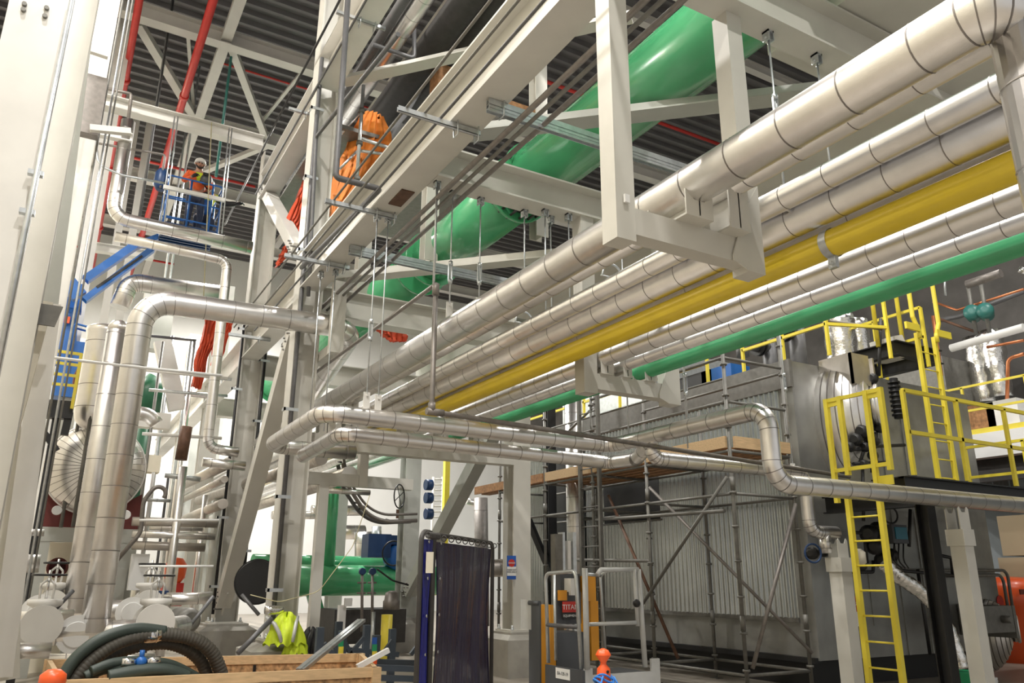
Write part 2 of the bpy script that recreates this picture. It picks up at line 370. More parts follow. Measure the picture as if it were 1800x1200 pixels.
# conduits on the columns
def clamp(mb, x, y, z): mb.box((x-.05, y-.05, z-.012), (x+.05, y+.05, z+.012))
for (x, y, z0, z1, r, m, lab) in [(3.05, 12.24, .9, 10.6, .035, 'dark_pipe', 'dark grey conduit strapped up the column by the vest'), (3.10, 17.24, .9, 7.2, .03, 'black', 'black conduit on the left side of the braced column'),
                                  (3.62, 17.24, 1.6, 7.6, .035, 'black', 'black pipe down the right side of the braced column')]:
    t = thing('conduit', lab, 'conduit', (x, y, z0)); mb = MB(); mb.tube((x, y, z0), (x, y, z1), r, 12); part(mb, 'tube', [m], t)
    z = z0+.5
    while z < z1-.3: q = MB(); q.box((x-.13, y-.045, z), (x+.10, y-.03, z+.05)); q.box((x-.13, y-.045, z), (x-.10, y+.08, z+.05)); part(q, 'strap', ['galv'], t); z += 1.35
# diagonal braces in the frame
def brace(a, b, wd, hd, label, m='steel_paint', bolts=True):
    t = thing('diagonal_brace', label, 'brace', a); a, b = V3(a), V3(b)
    mb = MB(); mb.bar(a, b, wd, hd, 0, up=(1, 0, 0)); part(mb, 'tube', [m], t)
    d = unit(b-a)
    for e, s in ((a, 1), (b, -1)):
        q = MB(); c = e+d*s*.12; q.bar(c-d*.28, c+d*.28, .30, .03, 0, up=(1, 0, 0)); part(q, 'gusset_plate', [m], t)
        for i in range(3):
            for k in (-.06, .06): q = MB(); p = c+d*(-.2+.16*i)+np.array([0, -d[2], d[1]])*k; q.tube(p-np.array([.17, 0, 0]), p+np.array([.03, 0, 0]), .018, 6); part(q, 'bolt', ['galv_dull'], t)
    return t
brace((3.26, 17.15, 1.1), at(520, 585, X=3.22), .26, .28, 'wide diagonal brace rising from the column foot to the upper frame left of the vest')
brace((7.5, 17.75, 1.3), (7.45, 12.95, 5.0), .28, .26, 'grey diagonal brace behind the welding curtain', 'grey_paint')
brace(at(468, 335, X=3.3), at(525, 440, X=3.3), .26, .24, 'cream diagonal brace beside the orange tarp', 'bright_paint')
# longitudinal and cross beams
mb = MB(); mb.ibeam((3.2, -1.5, 6.5), (3.2, 12.3, 6.5), .37, .66, .026, .016); b1 = single(mb, 'main_beam', ['steel_paint'], 'large off-white main beam sloping across the photo above the orange tarp', 'beam')
mb = MB(); mb.ibeam((3.3, 12.68, 6.5), (3.3, 17.3, 6.5), .37, .66, .026, .016); single(mb, 'main_beam', ['steel_paint'], 'continuation of the main beam between the two left columns', 'beam')
mb = MB(); mb.ibeam((3.38, 17.7, 6.5), (3.38, 34, 6.5), .37, .66, .026, .016); single(mb, 'main_beam', ['bright_paint'], 'far continuation of the main beam beyond the braced column', 'beam')
mb = MB(); mb.ibeam((3.2, 2.5, 10.36), (3.2, 12.3, 10.36), .37, .66, .026, .016); single(mb, 'upper_beam', ['bright_paint'], 'bright upper beam right of the tall column top', 'beam')
mb = MB(); mb.ibeam((3.3, 12.68, 10.36), (3.3, 17.3, 10.36), .37, .66, .026, .016); single(mb, 'upper_beam', ['bright_paint'], 'upper beam between the two left columns above the cream brace', 'beam')
mb = MB(); mb.ibeam((7.4, -1.5, 6.75), (7.4, 12.5, 6.75), .30, .6, .026, .016); single(mb, 'main_beam', ['steel_paint'], 'right hand main beam half hidden behind the four insulated pipes', 'beam')
mb = MB(); mb.ibeam((7.5, 12.9, 6.55), (7.5, 17.9, 6.55), .30, .6, .026, .016); single(mb, 'main_beam', ['steel_paint'], 'right hand main beam beyond the column with the sign', 'beam')
XB = [(3.88, 3.39, 11.6, .27, .5, 6.42, 'wide cross beam at top right that carries the near pipe frame'), (7.83, 3.39, 7.24, .33, .42, 6.38, 'cross beam with rows of hanger rods, left of the near pipe frame'),
      (12.48, 3.42, 7.24, .33, .5, 6.05, 'cross beam behind the hanger rods in line with the middle columns'), (17.5, 3.6, 7.35, .33, .5, 6.1, 'far cross beam behind the orange tarp bundle'),
      (22.6, 3.6, 7.35, .33, .5, 6.1, 'farthest cross beam of the pipe rack')]
for (y, x0, x1, wd, h, zc, lab) in XB:
    mb = MB(); mb.ibeam((x0, y, zc), (x1, y, zc), wd, h, .024, .014); single(mb, 'cross_beam', ['steel_paint'], 'off-white ' + lab, 'beam')
for (a, b, lab) in [((3.45, 11.9, 6.25), (7.2, 8.1, 6.25), 'flat diagonal tie crossing behind the hanger rods'), ((3.4, 7.6, 6.62), (7.2, 4.1, 6.62), 'pale green-grey diagonal tie behind the near frame post'),
                    ((3.45, 12.2, 10.2), (6.9, 8.2, 10.2), 'diagonal tie beside the upper dark ducts')]:
    mb = MB(); mb.bar(a, b, .26, .02); mb.bar(a, b, .02, .16, 0, oh=.08); single(mb, 'diagonal_tie', ['grey_paint' if 'green' in lab else 'steel_paint'], 'off-white ' + lab, 'brace')
for (x, y, z0, z1, s, lab) in [(6.0, 9.6, 6.7, 10.0, .22, 'between the lumber and the green main'), (5.0, 11.6, 6.8, 10, .24, 'left of the dark upper duct end'), (4.9, 14.8, 6.6, 10, .26, 'behind the orange tarp top')]:
    mb = MB(); mb.ibeam((x, y, z0), (x, y, z1), s, s, .02, .014, up=(0, 1, 0)); single(mb, 'short_post', ['steel_paint'], 'short off-white post standing on the upper level ' + lab, 'column')

# ------------------------------------------------------------------ the pipe bundle overhead
PB = dict(a=(3.72, 4.36, .152), b=(4.12, 4.50, .120), c=(4.75, 4.545, .10), d=(4.97, 4.44, .138), e=(5.3, 4.42, .13), f=(5.1, 4.18, .112), g=(5.8, 4.285, .116), h=(6.12, 4.235, .080), i=(6.5, 4.23, .112))
e1 = at(1742, 28, X=3.72); dr = at(1820, 150, Z=3.95)
mb = ins_mesh([(3.72, 31, 4.36), (3.72, e1[1], 4.36), (dr[0], dr[1], 4.36), (dr[0], dr[1], 0.0)], .152, bend=.22, step=.45)
single(mb, 'insulated_pipe', ['jacket', 'seam'], 'uppermost and thickest silver insulated pipe, with the elbow at the top right corner', 'pipe')
ins('insulated_pipe', 'silver insulated pipe just below the uppermost one, in the near hanging frame', [(4.12, 31, 4.5), (4.12, -1, 4.5)], .120, off=.17)
ins('insulated_pipe', 'slim silver insulated pipe third from the top, hung on clevis hangers', [(4.75, 31, 4.545), (4.75, -1, 4.545)], .10, step=.42, off=.1)
ins('insulated_pipe', 'silver insulated pipe fourth from the top, wider, with dark clip seams', [(4.97, 31, 4.44), (4.97, -1, 4.44)], .138, off=.3)
ins('insulated_pipe', 'plain dull silver pipe directly above the yellow pipe', [(5.3, 31, 4.42), (5.3, -1, 4.42)], .13, m='jacket_dull', step=1.9)
tubething('gas_pipe', 'long glossy yellow gas pipe running under the silver pipes', [(5.1, 26, 4.18), (5.1, -1, 4.18)], .112, 'yellow', n=28)
ins('insulated_pipe', 'silver insulated pipe directly below the yellow pipe, with a yellow reflection', [(5.8, 31, 4.285), (5.8, -1, 4.285)], .116, step=.36)
ins('insulated_pipe', 'thinnest silver insulated pipe, directly above the green pipe', [(6.12, 31, 4.235), (6.12, -1, 4.235)], .08, step=.36, off=.2)
tubething('water_pipe', 'long matte green water pipe, lowest of the overhead bundle', [(6.5, 31, 4.23), (6.5, -1, 4.23)], .112, 'green', n=28)
# clamps round the pipes
for (k, px, py, lab) in [('f', 1460, 420, 'grey band clamp round the yellow pipe'), ('d', 1085, 560, 'band clamp'), ('a', 1190, 330, 'clamp')][:1]:
    x, z, r = PB[k]; y = at(px, py, X=x)[1]; mb = MB(); mb.tube((x, y-.035, z), (x, y+.035, z), r+.01, 28, cap=False); mb.box((x-.02, y-.035, z-r-.10), (x+.02, y+.035, z-r)); mb.tube((x-.05, y, z-r-.06), (x+.05, y, z-r-.06), .015, 8)
    single(mb, 'pipe_clamp', ['galv'], lab + ' near the right hanging frame', 'clamp')
# hanging U frames
def uframe(xa, xb, y, zb, zt, s, label, gus=True):
    t = thing('hanging_frame', label, 'pipe frame', ((xa+xb)/2, y, zb))
    for (x0, x1) in ((xa, xa+s), (xb-s, xb)):
        mb = MB(); mb.box((x0, y, zb), (x1, y+s, zt)); part(mb, 'post', ['steel_paint'], t)
    mb = MB(); mb.box((xa+s, y+.01, zb+.06), (xb-s, y+s-.01, zb+.06+.2)); part(mb, 'crossbar', ['steel_paint'], t)
    if gus:
        mb = MB(); mb.plate([(xb-s, y-.012, zb), (xb-s-.16, y-.012, zb+.06), (xb-s-.16, y-.012, zb+.1), (xb-s, y-.012, zb+.5), (xb, y-.012, zb+.75), (xb, y-.012, zb)], (0, .012, 0)); part(mb, 'gusset_plate', ['steel_paint'], t)
    return t
uframe(3.05, 4.45, 3.88, 3.82, 6.17, .165, 'near hanging steel U frame holding the two uppermost silver pipes')
uframe(5.46, 7.0, 7.7, 3.80, 6.17, .20, 'smaller hanging steel U frame holding the lowest silver and green pipes')
t = thing('lift_lug', 'small lifting lug on the near hanging frame post', 'bracket', (3.2, 3.87, 4.3)); c = at(1100, 350, Y=3.87)
mb = MB(); mb.box(c-np.array([.02, .02, .03]), c+np.array([.02, 0, .03])); part(mb, 'lug', ['white'], t)
def shoe(x, y, z0, pr, pz, label, ln=.26, tall=None):
    """T shaped pipe support plates"""
    mb = MB(); w = pr*.85
    mb.box((x-w, y-ln/2, z0), (x+w, y+ln/2, z0+.015)); zt = pz-pr*.55
    for yy in (y-ln/2, y+ln/2-.012):
        mb.plate([(x-w, yy, z0+.015), (x+w, yy, z0+.015), (x+w, yy, zt+.02), (x+w*.72, yy, zt+.03), (x+w*.4, yy, pz-pr*.98), (x-w*.4, yy, pz-pr*.98), (x-w*.72, yy, zt+.03), (x-w, yy, zt+.02)], (0, .012, 0))
    mb.box((x-.006, y-ln/2, z0+.015), (x+.006, y+ln/2, pz-pr))
    return single(mb, 'pipe_shoe', ['steel_paint'], label, 'pipe support')
shoe(3.72, 3.98, 4.08, .152, 4.36, 'left shoe plate on the near hanging frame under the uppermost pipe', .42)
shoe(4.12, 3.98, 4.08, .12, 4.5, 'taller right shoe plate on the near hanging frame', .42)
shoe(5.8, 7.8, 4.06, .116, 4.285, 'left shoe on the smaller hanging frame')
shoe(6.12, 7.8, 4.06, .08, 4.235, 'middle shoe on the smaller hanging frame')
shoe(6.5, 7.8, 4.06, .112, 4.23, 'right shoe on the smaller hanging frame, under the green pipe')
# rack beam in line with middle columns, saddles on it
mb = MB(); mb.bar((3.42, 12.6, 3.72), (7.24, 12.6, 3.72), .25, .25); single(mb, 'rack_beam', ['steel_paint'], 'off-white rack beam behind the horizontal silver pipe loop', 'beam')
for k, lab in (('a', 'leftmost'), ('b', 'second from left'), ('f', 'wide yellow-pipe'), ('g', 'second from right'), ('i', 'rightmost')):
    x, z, r = PB[k]; shoe(x, 12.6, 3.845, r, z, '%s pipe saddle on the rack beam behind the silver loop' % lab, .22)
mb = MB(); mb.bar((3.6, 17.55, 3.72), (7.35, 17.55, 3.72), .25, .25); single(mb, 'rack_beam', ['steel_paint'], 'farther rack beam between the two back columns', 'beam')

# ------------------------------------------------------------------ big green main
def gpipe(y0, y1, label, r=.43):
    t = thing('green_main', label, 'pipe', (5.42, y0, 6.8)); mb = MB(); mb.tube((5.42, y0, 7.23), (5.42, y1, 7.23), r, 48); part(mb, 'barrel', ['green'], t)
    for y in (y0, y1):
        if y > 0: q = MB(); flange(q, (5.42, y, 7.23), (0, 1, 0), r+.10, .06, 0, 40); part(q, 'flange', ['green'], t)
    return t
gy = at(905, 300, X=5.0)[1]
gpipe(-1, 8.75, 'near length of the huge glossy green main at the top right')
gpipe(9.25, 12.35, 'second length of the huge green main, seen through the hanger rods')
gpipe(12.9, 24, 'far length of the huge green main beyond the cross beam')
mb = MB(); mb.tube((5.42, 8.79, 7.23), (5.42, 9.21, 7.23), .40, 32)
for k in range(20):
    a = 2*PI*k/20; mb.tube((5.42+.485*math.cos(a), 8.66, 7.23+.485*math.sin(a)), (5.42+.485*math.cos(a), 9.34, 7.23+.485*math.sin(a)), .02, 6)
single(mb, 'butterfly_valve', ['dark'], 'dark bolted valve between the two green main lengths', 'valve')
# flat grey duct box at top right
mb = MB(); a = at(1430, 40, Z=6.7); mb.box((a[0], 2.2, 6.70), (a[0]+1.0, 4.6, 7.1)); single(mb, 'cover_box', ['steel_paint'], 'off-white box with rounded corner over the wide cross beam at top right', 'cover')
# ------------------------------------------------------------------ hanger rods
def rod(x, y, z0, z1, label, lug=True, buckle=None, clev=None, r=.009, group=None):
    t = thing('hanger_rod', label, 'hanger', (x, y, z0), group)
    mb = MB(); mb.tube((x, y, z0), (x, y, z1), r, 8); part(mb, 'rod', ['galv'], t)
    mb = MB(); mb.box((x-.035, y-.035, z1-.10), (x-.022, y+.035, z1)); mb.box((x+.022, y-.035, z1-.10), (x+.035, y+.035, z1)); mb.box((x-.035, y-.035, z1-.02), (x+.035, y+.035, z1)); mb.tube((x-.05, y, z1-.07), (x+.05, y, z1-.07), .012, 8); part(mb, 'beam_attachment', ['galv'], t)
    if buckle:
        mb = MB(); mb.bar((x-.022, y, buckle-.11), (x-.022, y, buckle+.11), .012, .02); mb.bar((x+.022, y, buckle-.11), (x+.022, y, buckle+.11), .012, .02); mb.tube((x, y, buckle+.09), (x, y, buckle+.14), .026, 8); mb.tube((x, y, buckle-.14), (x, y, buckle-.09), .026, 8); part(mb, 'turnbuckle', ['galv'], t)
    if lug:
        mb = MB(); mb.box((x-.04, y-.008, z0-.16), (x+.04, y+.008, z0+.06)); mb.tube((x, y-.03, z0+.02), (x, y+.03, z0+.02), .014, 8); part(mb, 'lug_plate', ['bright_paint'], t)
    if clev:
        R = clev; n = 16; pts = [(x+math.cos(a)*(R+.03), y, z0-R-.05+math.sin(a)*(R+.05)) for a in np.linspace(0, PI, n)]
        mb = MB(); mb.sweep(pts, .012, 6); mb.tube((x-R-.05, y, z0-R-.05), (x+R+.05, y, z0-R-.05), .010, 6)
        mb.tube((x, y-.025, z0-R-.05), (x, y+.025, z0-R-.05), .001, 4); part(mb, 'clevis', ['galv'], t)
    return t
C1Z = 6.17
ab = PB
rod(3.45, 7.82, 4.84, C1Z, 'thick hanger rod carrying the elbow of the small brown pipe', lug=False, r=.016)
rod(3.72, 7.95, 4.66, C1Z, 'hanger rod with turnbuckle down to the uppermost silver pipe', buckle=5.1)
rod(4.10, 7.93, 4.78, C1Z, 'hanger rod with turnbuckle right of the one on the uppermost silver pipe', buckle=5.15)
rod(4.75, 7.95, 4.78, C1Z, 'hanger rod with a clevis on the slim third silver pipe, farther one', clev=.10, lug=False)
rod(4.97, 7.80, 4.62, C1Z, 'hanger rod just right of the farther clevis hanger', lug=False)
rod(5.14, 7.93, 4.35, C1Z, 'hanger rod down to the yellow pipe', lug=False)
rod(5.30, 7.75, 4.60, C1Z, 'rightmost hanger rod under the middle cross beam', lug=False)
rod(4.75, 6.15, 4.78, 6.95, 'hanger rod with a clevis, nearer one left of the big frame post', clev=.10, lug=False)
rod(4.80, 3.90, 4.62, C1Z, 'left hanger rod under the wide cross beam at top right', buckle=5.4)
rod(5.42, 3.90, 4.58, C1Z, 'right hanger rod under the wide cross beam at top right', lug=False)
rod(3.12, 8.95, 3.70, 6.15, 'left hanger rod of the pair on the horizontal silver loop', buckle=4.55)
rod(3.27, 8.95, 3.68, 6.15, 'right hanger rod of the pair on the horizontal silver loop')
rod(3.10, 11.35, 3.66, 6.15, 'left far hanger rod beside the tall column', lug=False)
rod(3.27, 11.15, 3.64, 6.15, 'right far hanger rod beside the tall column', lug=False)
rod(6.95, 8.75, 3.52, 6.45, 'long hanger rod holding the thin brown pipe in front of the scaffold', lug=False, r=.011)
rod(8.05, 8.75, 3.46, 6.5, 'long hanger rod over the timber planks', lug=False)
rod(6.55, 7.1, 3.5, 6.2, 'hanger rod behind the hanging frame above the pipe junction', buckle=3.9, lug=False)
rod(9.45, 8.05, 3.2, 6.5, 'hanger rod with turnbuckle near the end of the inner lower pipe', buckle=4.5)
# small brown pipe
tubething('small_pipe', 'thin brownish pipe with a vertical drop, ending along the silver loop', [(3.48, 16, 4.86), (3.48, 7.9, 4.86), (3.88, 7.9, 4.86)][:2]+[(3.48, 7.82, 4.86)], .026, 'tube_grey')
mb = MB(); q0 = at(763, 562, Y=7.82); q1 = at(762, 745, Y=7.82)
mb.path([(3.48, 7.82, 4.80), (3.48, 7.82, 3.36), (10.4, 7.82, 3.10)], .03, .05, 12)
for (a, b) in (((3.48, 7.82, 4.86), (3.48, 7.82, 4.72)), ((3.48, 7.82, 3.46), (3.48, 7.82, 3.36)), ((3.42, 7.82, 3.36), (3.62, 7.82, 3.355))): mb.tube(a, b, .042, 12)
single(mb, 'drop_pipe', ['tube_grey'], 'brownish threaded pipe dropping in front of the bundle then running right to the boiler', 'pipe')

# conduits along the frame
for (x, z, y0, y1, r, m, lab) in [(2.52, 6.16, 1, 15, .014, 'galv_dull', 'outermost thin conduit beside the main beam'), (2.72, 6.16, 1, 15, .014, 'galv_dull', 'middle thin conduit beside the main beam'),
                                 (2.90, 6.16, 0, 15, .016, 'dark_pipe', 'thin conduit running close under the main beam edge'), (3.46, 5.96, 0, 15, .03, 'tube_grey', 'left of the two grey pipes running under the strut channels'),
                                 (3.56, 5.94, 0, 15, .022, 'galv_dull', 'right of the two grey pipes running under the strut channels'), (3.80, 6.06, 0, 14.5, .028, 'tube_grey', 'brownish pipe crossing in front of the green main'),
                                 (2.96, 6.95, 3, 15, .014, 'galv_dull', 'thin wire-like conduit over the main beam top'), (3.0, 9.98, 3, 17, .02, 'dark_pipe', 'dark conduit under the upper beam')]:
    mb = MB(); mb.tube((x, y0, z), (x, y1, z), r, 10); single(mb, 'conduit', [m], lab, 'conduit')
def strut(x0, x1, y, z, label, dbl=True, w=.042, h=.06, m='galv'):
    t = thing('strut_channel', label, 'strut', (x0, y, z)); mb = MB()
    mb.box((x0, y-w/2, z), (x0+(x1-x0), y+w/2, z+.006)); mb.box((x0, y-w/2, z), (x1, y-w/2+.006, z+h)); mb.box((x0, y+w/2-.006, z), (x1, y+w/2, z+h))
    if dbl: mb.box((x0, y-w/2, z-h), (x1, y-w/2+.006, z)); mb.box((x0, y+w/2-.006, z-h), (x1, y+w/2, z)); mb.box((x0, y-w/2, z-h*.5-.004), (x1, y+w/2, z-h*.5))
    part(mb, 'channel', [m], t)
    for xx in (3.08, 3.32):
        if x0 < xx < x1: q = MB(); q.sweep([(xx, y-.05, z+.1), (xx, y-.05, z-h-.02), (xx, y+.05, z-h-.02), (xx, y+.05, z+.1)], .007, 6); part(q, 'beam_clamp', ['galv'], t)
    return t
strut(3.16, 5.75, 6.0, 6.09, 'galvanised double strut channel crossing in front of the near green main', w=.06, h=.07)
strut(3.15, 6.0, 10.15, 6.09, 'galvanised double strut channel crossing below the far green main', w=.06, h=.07)
strut(2.43, 3.36, 6.55, 6.09, 'short strut under the main beam, nearest of three', False)
strut(2.41, 3.36, 8.9, 6.09, 'short strut under the main beam beside the brown stain, middle of three', False)
strut(2.42, 3.40, 10.9, 6.09, 'short strut under the main beam by the column, farthest of three', False)
for (x0, x1, y, z, lab) in [(2.5, 3.3, 13.6, 6.1, 'short strut under the far beam just past the tall column'), (2.5, 3.3, 15.4, 6.1, 'short strut under the far beam between the two columns'), (2.3, 3.3, 19.2, 6.1, 'short strut beyond the braced column, upper'),
                            (2.2, 3.3, 21.5, 6.1, 'short strut beyond the braced column, lower'), (2.7, 3.5, 10.2, 9.97, 'short strut under the upper beam near its top end'), (2.75, 3.5, 13.2, 9.97, 'short strut under the upper beam behind the column')]:
    strut(x0, x1, y, z, lab, False)
# dark stain plate with bolt on the beam bottom
mb = MB(); mb.box((3.15, 8.2, 6.155), (3.32, 8.65, 6.168)); single(mb, 'burnt_patch', ['rust'], 'brown burnt patch plate on the underside of the main beam', 'plate')
# dark grey drain pipe with bends above the main beam
tubething('drain_pipe', 'dark grey pipe dropping in front of the orange tarp and bending along the main beam', [at(612, -10, Y=8.5), at(590, 312, Y=8.5), at(668, 332, Y=8.5), at(530, 470, X=at(668, 332, Y=8.5)[0])], .038, 'dark_pipe', bend=.06)
tubething('drain_pipe', 'dark pipe running down the tall column beside the upper beam', [at(700, 60, X=at(556, 240, Y=12.15)[0]), at(556, 240, Y=12.15), at(548, 400, Y=12.15), at(542, 520, Y=12.15)], .032, 'dark_pipe', bend=.06)
tubething('drain_pipe', 'black conduit sloping across the top left of the upper beam', [at(600, -5, X=2.9), at(475, 235, X=2.9), at(395, 395, X=2.9)], .022, 'black', bend=.06)
# upper level pipes and ducts (seen top centre)
mb = ins_mesh([(4.2, 18, 11.02), (4.2, 6, 11.02)], .17, step=.5); single(mb, 'insulated_pipe', ['jacket', 'seam'], 'shiny insulated pipe on the upper level at the top centre', 'pipe')
mb = MB(); mb.tube((3.92, 18, 11.0), (3.92, 6, 11.0), .09, 16); single(mb, 'grey_pipe', ['dark_pipe'], 'grey pipe left of the shiny upper pipe at the top centre', 'pipe')
mb = MB(); mb.tube((4.95, 17.5, 11.2), (4.95, 6, 11.2), .27, 24); single(mb, 'black_duct', ['dark'], 'thick black pipe right of the shiny upper pipe', 'pipe')
mb = MB(); mb.tube((5.55, 17.0, 11.4), (5.55, 6, 11.4), .29, 24); single(mb, 'black_duct', ['dark'], 'second black pipe with a red edge strip at the top centre', 'pipe')
mb = MB(); mb.box((5.80, 6, 11.18), (5.86, 16, 11.24)); single(mb, 'edge_strip', ['red'], 'thin red strip along the black pipe at the top centre', 'strip')
tubething('support_pipe', 'dark pipe hanger bar crossing under the shiny upper pipe', [at(655, 78, Z=10.6), at(728, 103, Z=10.6), at(728, 40, Y=at(728, 103, Z=10.6)[1])], .04, 'dark_pipe')
mb = MB(); mb.box((3.5, 6, 11.45), (3.62, 18, 11.6))
for k in range(24): mb.box((3.50, 6+.5*k, 11.3), (3.9, 6.12+.5*k, 11.34))
single(mb, 'cable_tray', ['galv_dull'], 'ladder cable tray beside the grey pipe at the top centre', 'tray')
for (px0, py0, px1, py1, X, lab) in [(850, 0, 890, 35, 6.3, 'upper'), (852, 28, 892, 60, 6.3, 'second'), (855, 52, 880, 75, 6.3, 'third')]:
    a, b = at(px0, py0, Y=11.5), at(px1+40, py1+30, Y=11.5); mb = MB(); mb.bar(a, (b[0], 11.5, a[2]), .05, .24); single(mb, 'lumber_plank', ['wood'], '%s wooden plank stacked at the top behind the black pipes' % lab, 'plank')
mb = MB(); a = at(770, 150, Y=11.8); mb.box(a, a+np.array([.6, .4, .5])); single(mb, 'timber_block', ['board'], 'brown timber block behind the main beam top centre', 'timber')
mb = MB(); a = at(885, 185, Y=9.0); mb.box(a-np.array([0, .1, .12]), a+np.array([.5, .1, .05])); single(mb, 'timber_block', ['board'], 'brown timber block left of the first green main', 'timber')
# grating / floor of the upper level (blocks the view up)
mb = MB(); mb.box((3.42, 12.9, 9.72), (7.2, 17.1, 9.76)); 
for k in range(34): mb.box((3.42, 12.9+.125*k, 9.76), (7.2, 12.9+.125*k+.02, 9.80))
single(mb, 'walkway_grating', ['galv_dull'], 'dark walkway grating on the upper level behind the tall column', 'grating')

# ------------------------------------------------------------------ lower silver pipe loop
Z1 = 3.42
ins('loop_pipe', 'silver insulated pipe forming the big horizontal loop, ends past the support post at right', [(3.75, 11.15, 3.36), (2.52, 11.15, 3.36), (2.60, 8.95, 3.46), (6.78, 8.95, 3.42), (6.72, 6.0, 3.42), (6.72, 6.0, 2.60), (12.2, 6.0, 2.60)], .105, step=.33, bend=.24)
ins('loop_pipe', 'inner silver insulated pipe of the loop, stepping down twice by the scaffold', [(2.93, 10.9, 3.22), (2.93, 9.22, 3.28), (6.93, 9.2, 3.22), (6.95, 8.6, 3.2), (6.78, 8.05, 3.36), (6.78, 8.05, 3.13), (9.68, 8.05, 3.13), (9.68, 8.05, 2.28), (10.25, 8.05, 2.28)], .095, step=.33, bend=.16)
ins('branch_pipe', 'short silver vertical branch under the end of the inner loop pipe', [(9.98, 8.05, 2.25), (9.98, 8.05, 1.98)], .085, step=.5)
ins('insulated_pipe', 'silver insulated pipe under the loop passing right behind the tall column', [(4.35, 13.1, 3.3), (4.35, 30, 3.3)], .14, step=.33, off=.1)
def support_post(x, y, s, h, ztop, label):
    t = thing('pipe_support', label, 'pipe support', (x, y, 0)); mb = MB(); mb.box((x-s/2, y-s/2, 0), (x+s/2, y+s/2, h)); part(mb, 'post', ['steel_paint'], t)
    mb = MB(); mb.box((x-s*.62, y-s*.62, h), (x+s*.62, y+s*.62, h+.20)); part(mb, 'head', ['steel_paint'], t)
    z = h+.20
    for yy in (y-.09, y+.08): mb = MB(); mb.plate([(x-.11, yy, z), (x+.11, yy, z), (x+.11, yy, ztop-.02), (x+.08, yy, ztop+.01), (x+.04, yy, ztop-.06), (x-.04, yy, ztop-.06), (x-.08, yy, ztop+.01), (x-.11, yy, ztop-.02)], (0, .012, 0)); part(mb, 'cradle_plate', ['steel_paint'], t)
    mb = MB(); mb.box((x-.16, y-.16, 0), (x+.16, y+.16, .02)); part(mb, 'foot_plate', ['steel_paint'], t)
support_post(9.98, 6.0, .19, 2.02, 2.49, 'off-white support post under the low silver pipe, right of the black column')
support_post(10.12, 7.95, .22, 1.72, 2.18, 'off-white support post under the inner pipe end, left of the yellow ladder')

# ------------------------------------------------------------------ boiler enclosure
BX, BY, BX2, BY2, BZ = 10.55, 8.82, 15.6, 18.5, 5.18
t = thing('boiler_enclosure', 'large sheet metal boiler enclosure with corrugated side, behind the scaffold', 'boiler', (BX, BY, 0)); boiler = t
mb = MB(); mb.box((BX, BY, .42), (BX2, BY2, BZ)); part(mb, 'casing', ['sheet'], t)
mb = MB(); mb.box((BX+.15, BY+.3, 0), (BX2-.3, BY2-.2, .42)); part(mb, 'base_frame', ['black'], t)
mb = MB(); mb.box((BX-.10, BY+.02, .38), (BX+.05, BY2, .46)); part(mb, 'skirt_beam', ['black'], t)
vs = []; fs = []; pitch = .115; n = int((BY2-BY-.32)/pitch)
ys = [BY+.32+pitch*i/8 for i in range(8*n+1)]
for i, yy in enumerate(ys): xx = BX-.04+.028*math.cos(2*PI*i/8); vs += [(xx, yy, 1.02), (xx, yy, 4.72)]
fs = [(2*i, 2*i+1, 2*i+3, 2*i+2) for i in range(len(ys)-1)]
mb = MB(); mb.add(vs, fs, 0, True); part(mb, 'corrugated_side', ['corr'], t)
mb = MB(); mb.box((BX-.03, BY-.012, .42), (BX+.02, BY+.30, BZ)); part(mb, 'corner_trim', ['sheet'], t)
mb = MB(); mb.box((BX-.075, BY-.02, 4.72), (BX, BY2, 5.20)); part(mb, 'top_fascia', ['galv_dull'], t)
mb = MB(); mb.box((BX-.06, BY+.3, .96), (BX, BY2, 1.03)); part(mb, 'lower_trim', ['galv_dull'], t)
mb = MB(); mb.box((BX-.07, 12.3, 2.72), (BX-.0, 14.15, 3.72))
part(mb, 'louver_panel', ['black'], t)
for z in (2.72, 3.70): mb = MB(); mb.box((BX-.09, 12.25, z), (BX-.06, 14.2, z+.03)); part(mb, 'louver_trim', ['galv_dull'], t)
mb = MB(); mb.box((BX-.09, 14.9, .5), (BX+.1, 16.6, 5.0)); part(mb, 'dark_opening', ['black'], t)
for (a, b) in [((11.9, 0.9), (12.6, 2.1)), ((13.6, 2.3), (14.6, 4.2))]:
    mb = MB(); z0, z1 = a[1], b[1]; mb.box((a[0], BY-.012, z0), (b[0], BY, z1)); part(mb, 'access_panel', ['sheet'], t)
for x in (12.7, 13.35): mb = MB(); mb.box((x, BY-.02, .42), (x+.05, BY, BZ)); part(mb, 'panel_joint', ['sheet'], t)
mb = MB(); mb.box((BX+.7, BY-.05, 3.02), (BX+2.3, BY, 3.12)); part(mb, 'drip_rail', ['chrome'], t)
c = at(1497, 800+825/3-0, Y=BY)                                       # danger notice
mb = MB(); mb.box((c[0]-.18, BY-.022, c[2]-.28), (c[0]+.24, BY-.012, c[2]+.28)); part(mb, 'notice_frame', ['galv_dull'], t)
mb = MB(); mb.box((c[0]-.14, BY-.03, c[2]-.22), (c[0]+.20, BY-.022, c[2]+.22)); part(mb, 'notice_board', ['white'], t)
mb = MB(); mb.lathe((c[0]+.03, BY-.03, c[2]+.12), (0, -1, 0), [(0, .13), (.006, .13)], 24); part(mb, 'notice_oval', ['red'], t)
text_part('DANGER', .07, (c[0]+.03, BY-.038, c[2]+.12), (1, 0, 0), (0, 0, 1), 'white', t)
c = at(1752, 1057, Y=BY); mb = MB(); mb.box((c[0]-.16, BY-.03, c[2]-.10), (c[0]+.16, BY-.01, c[2]+.10)); 
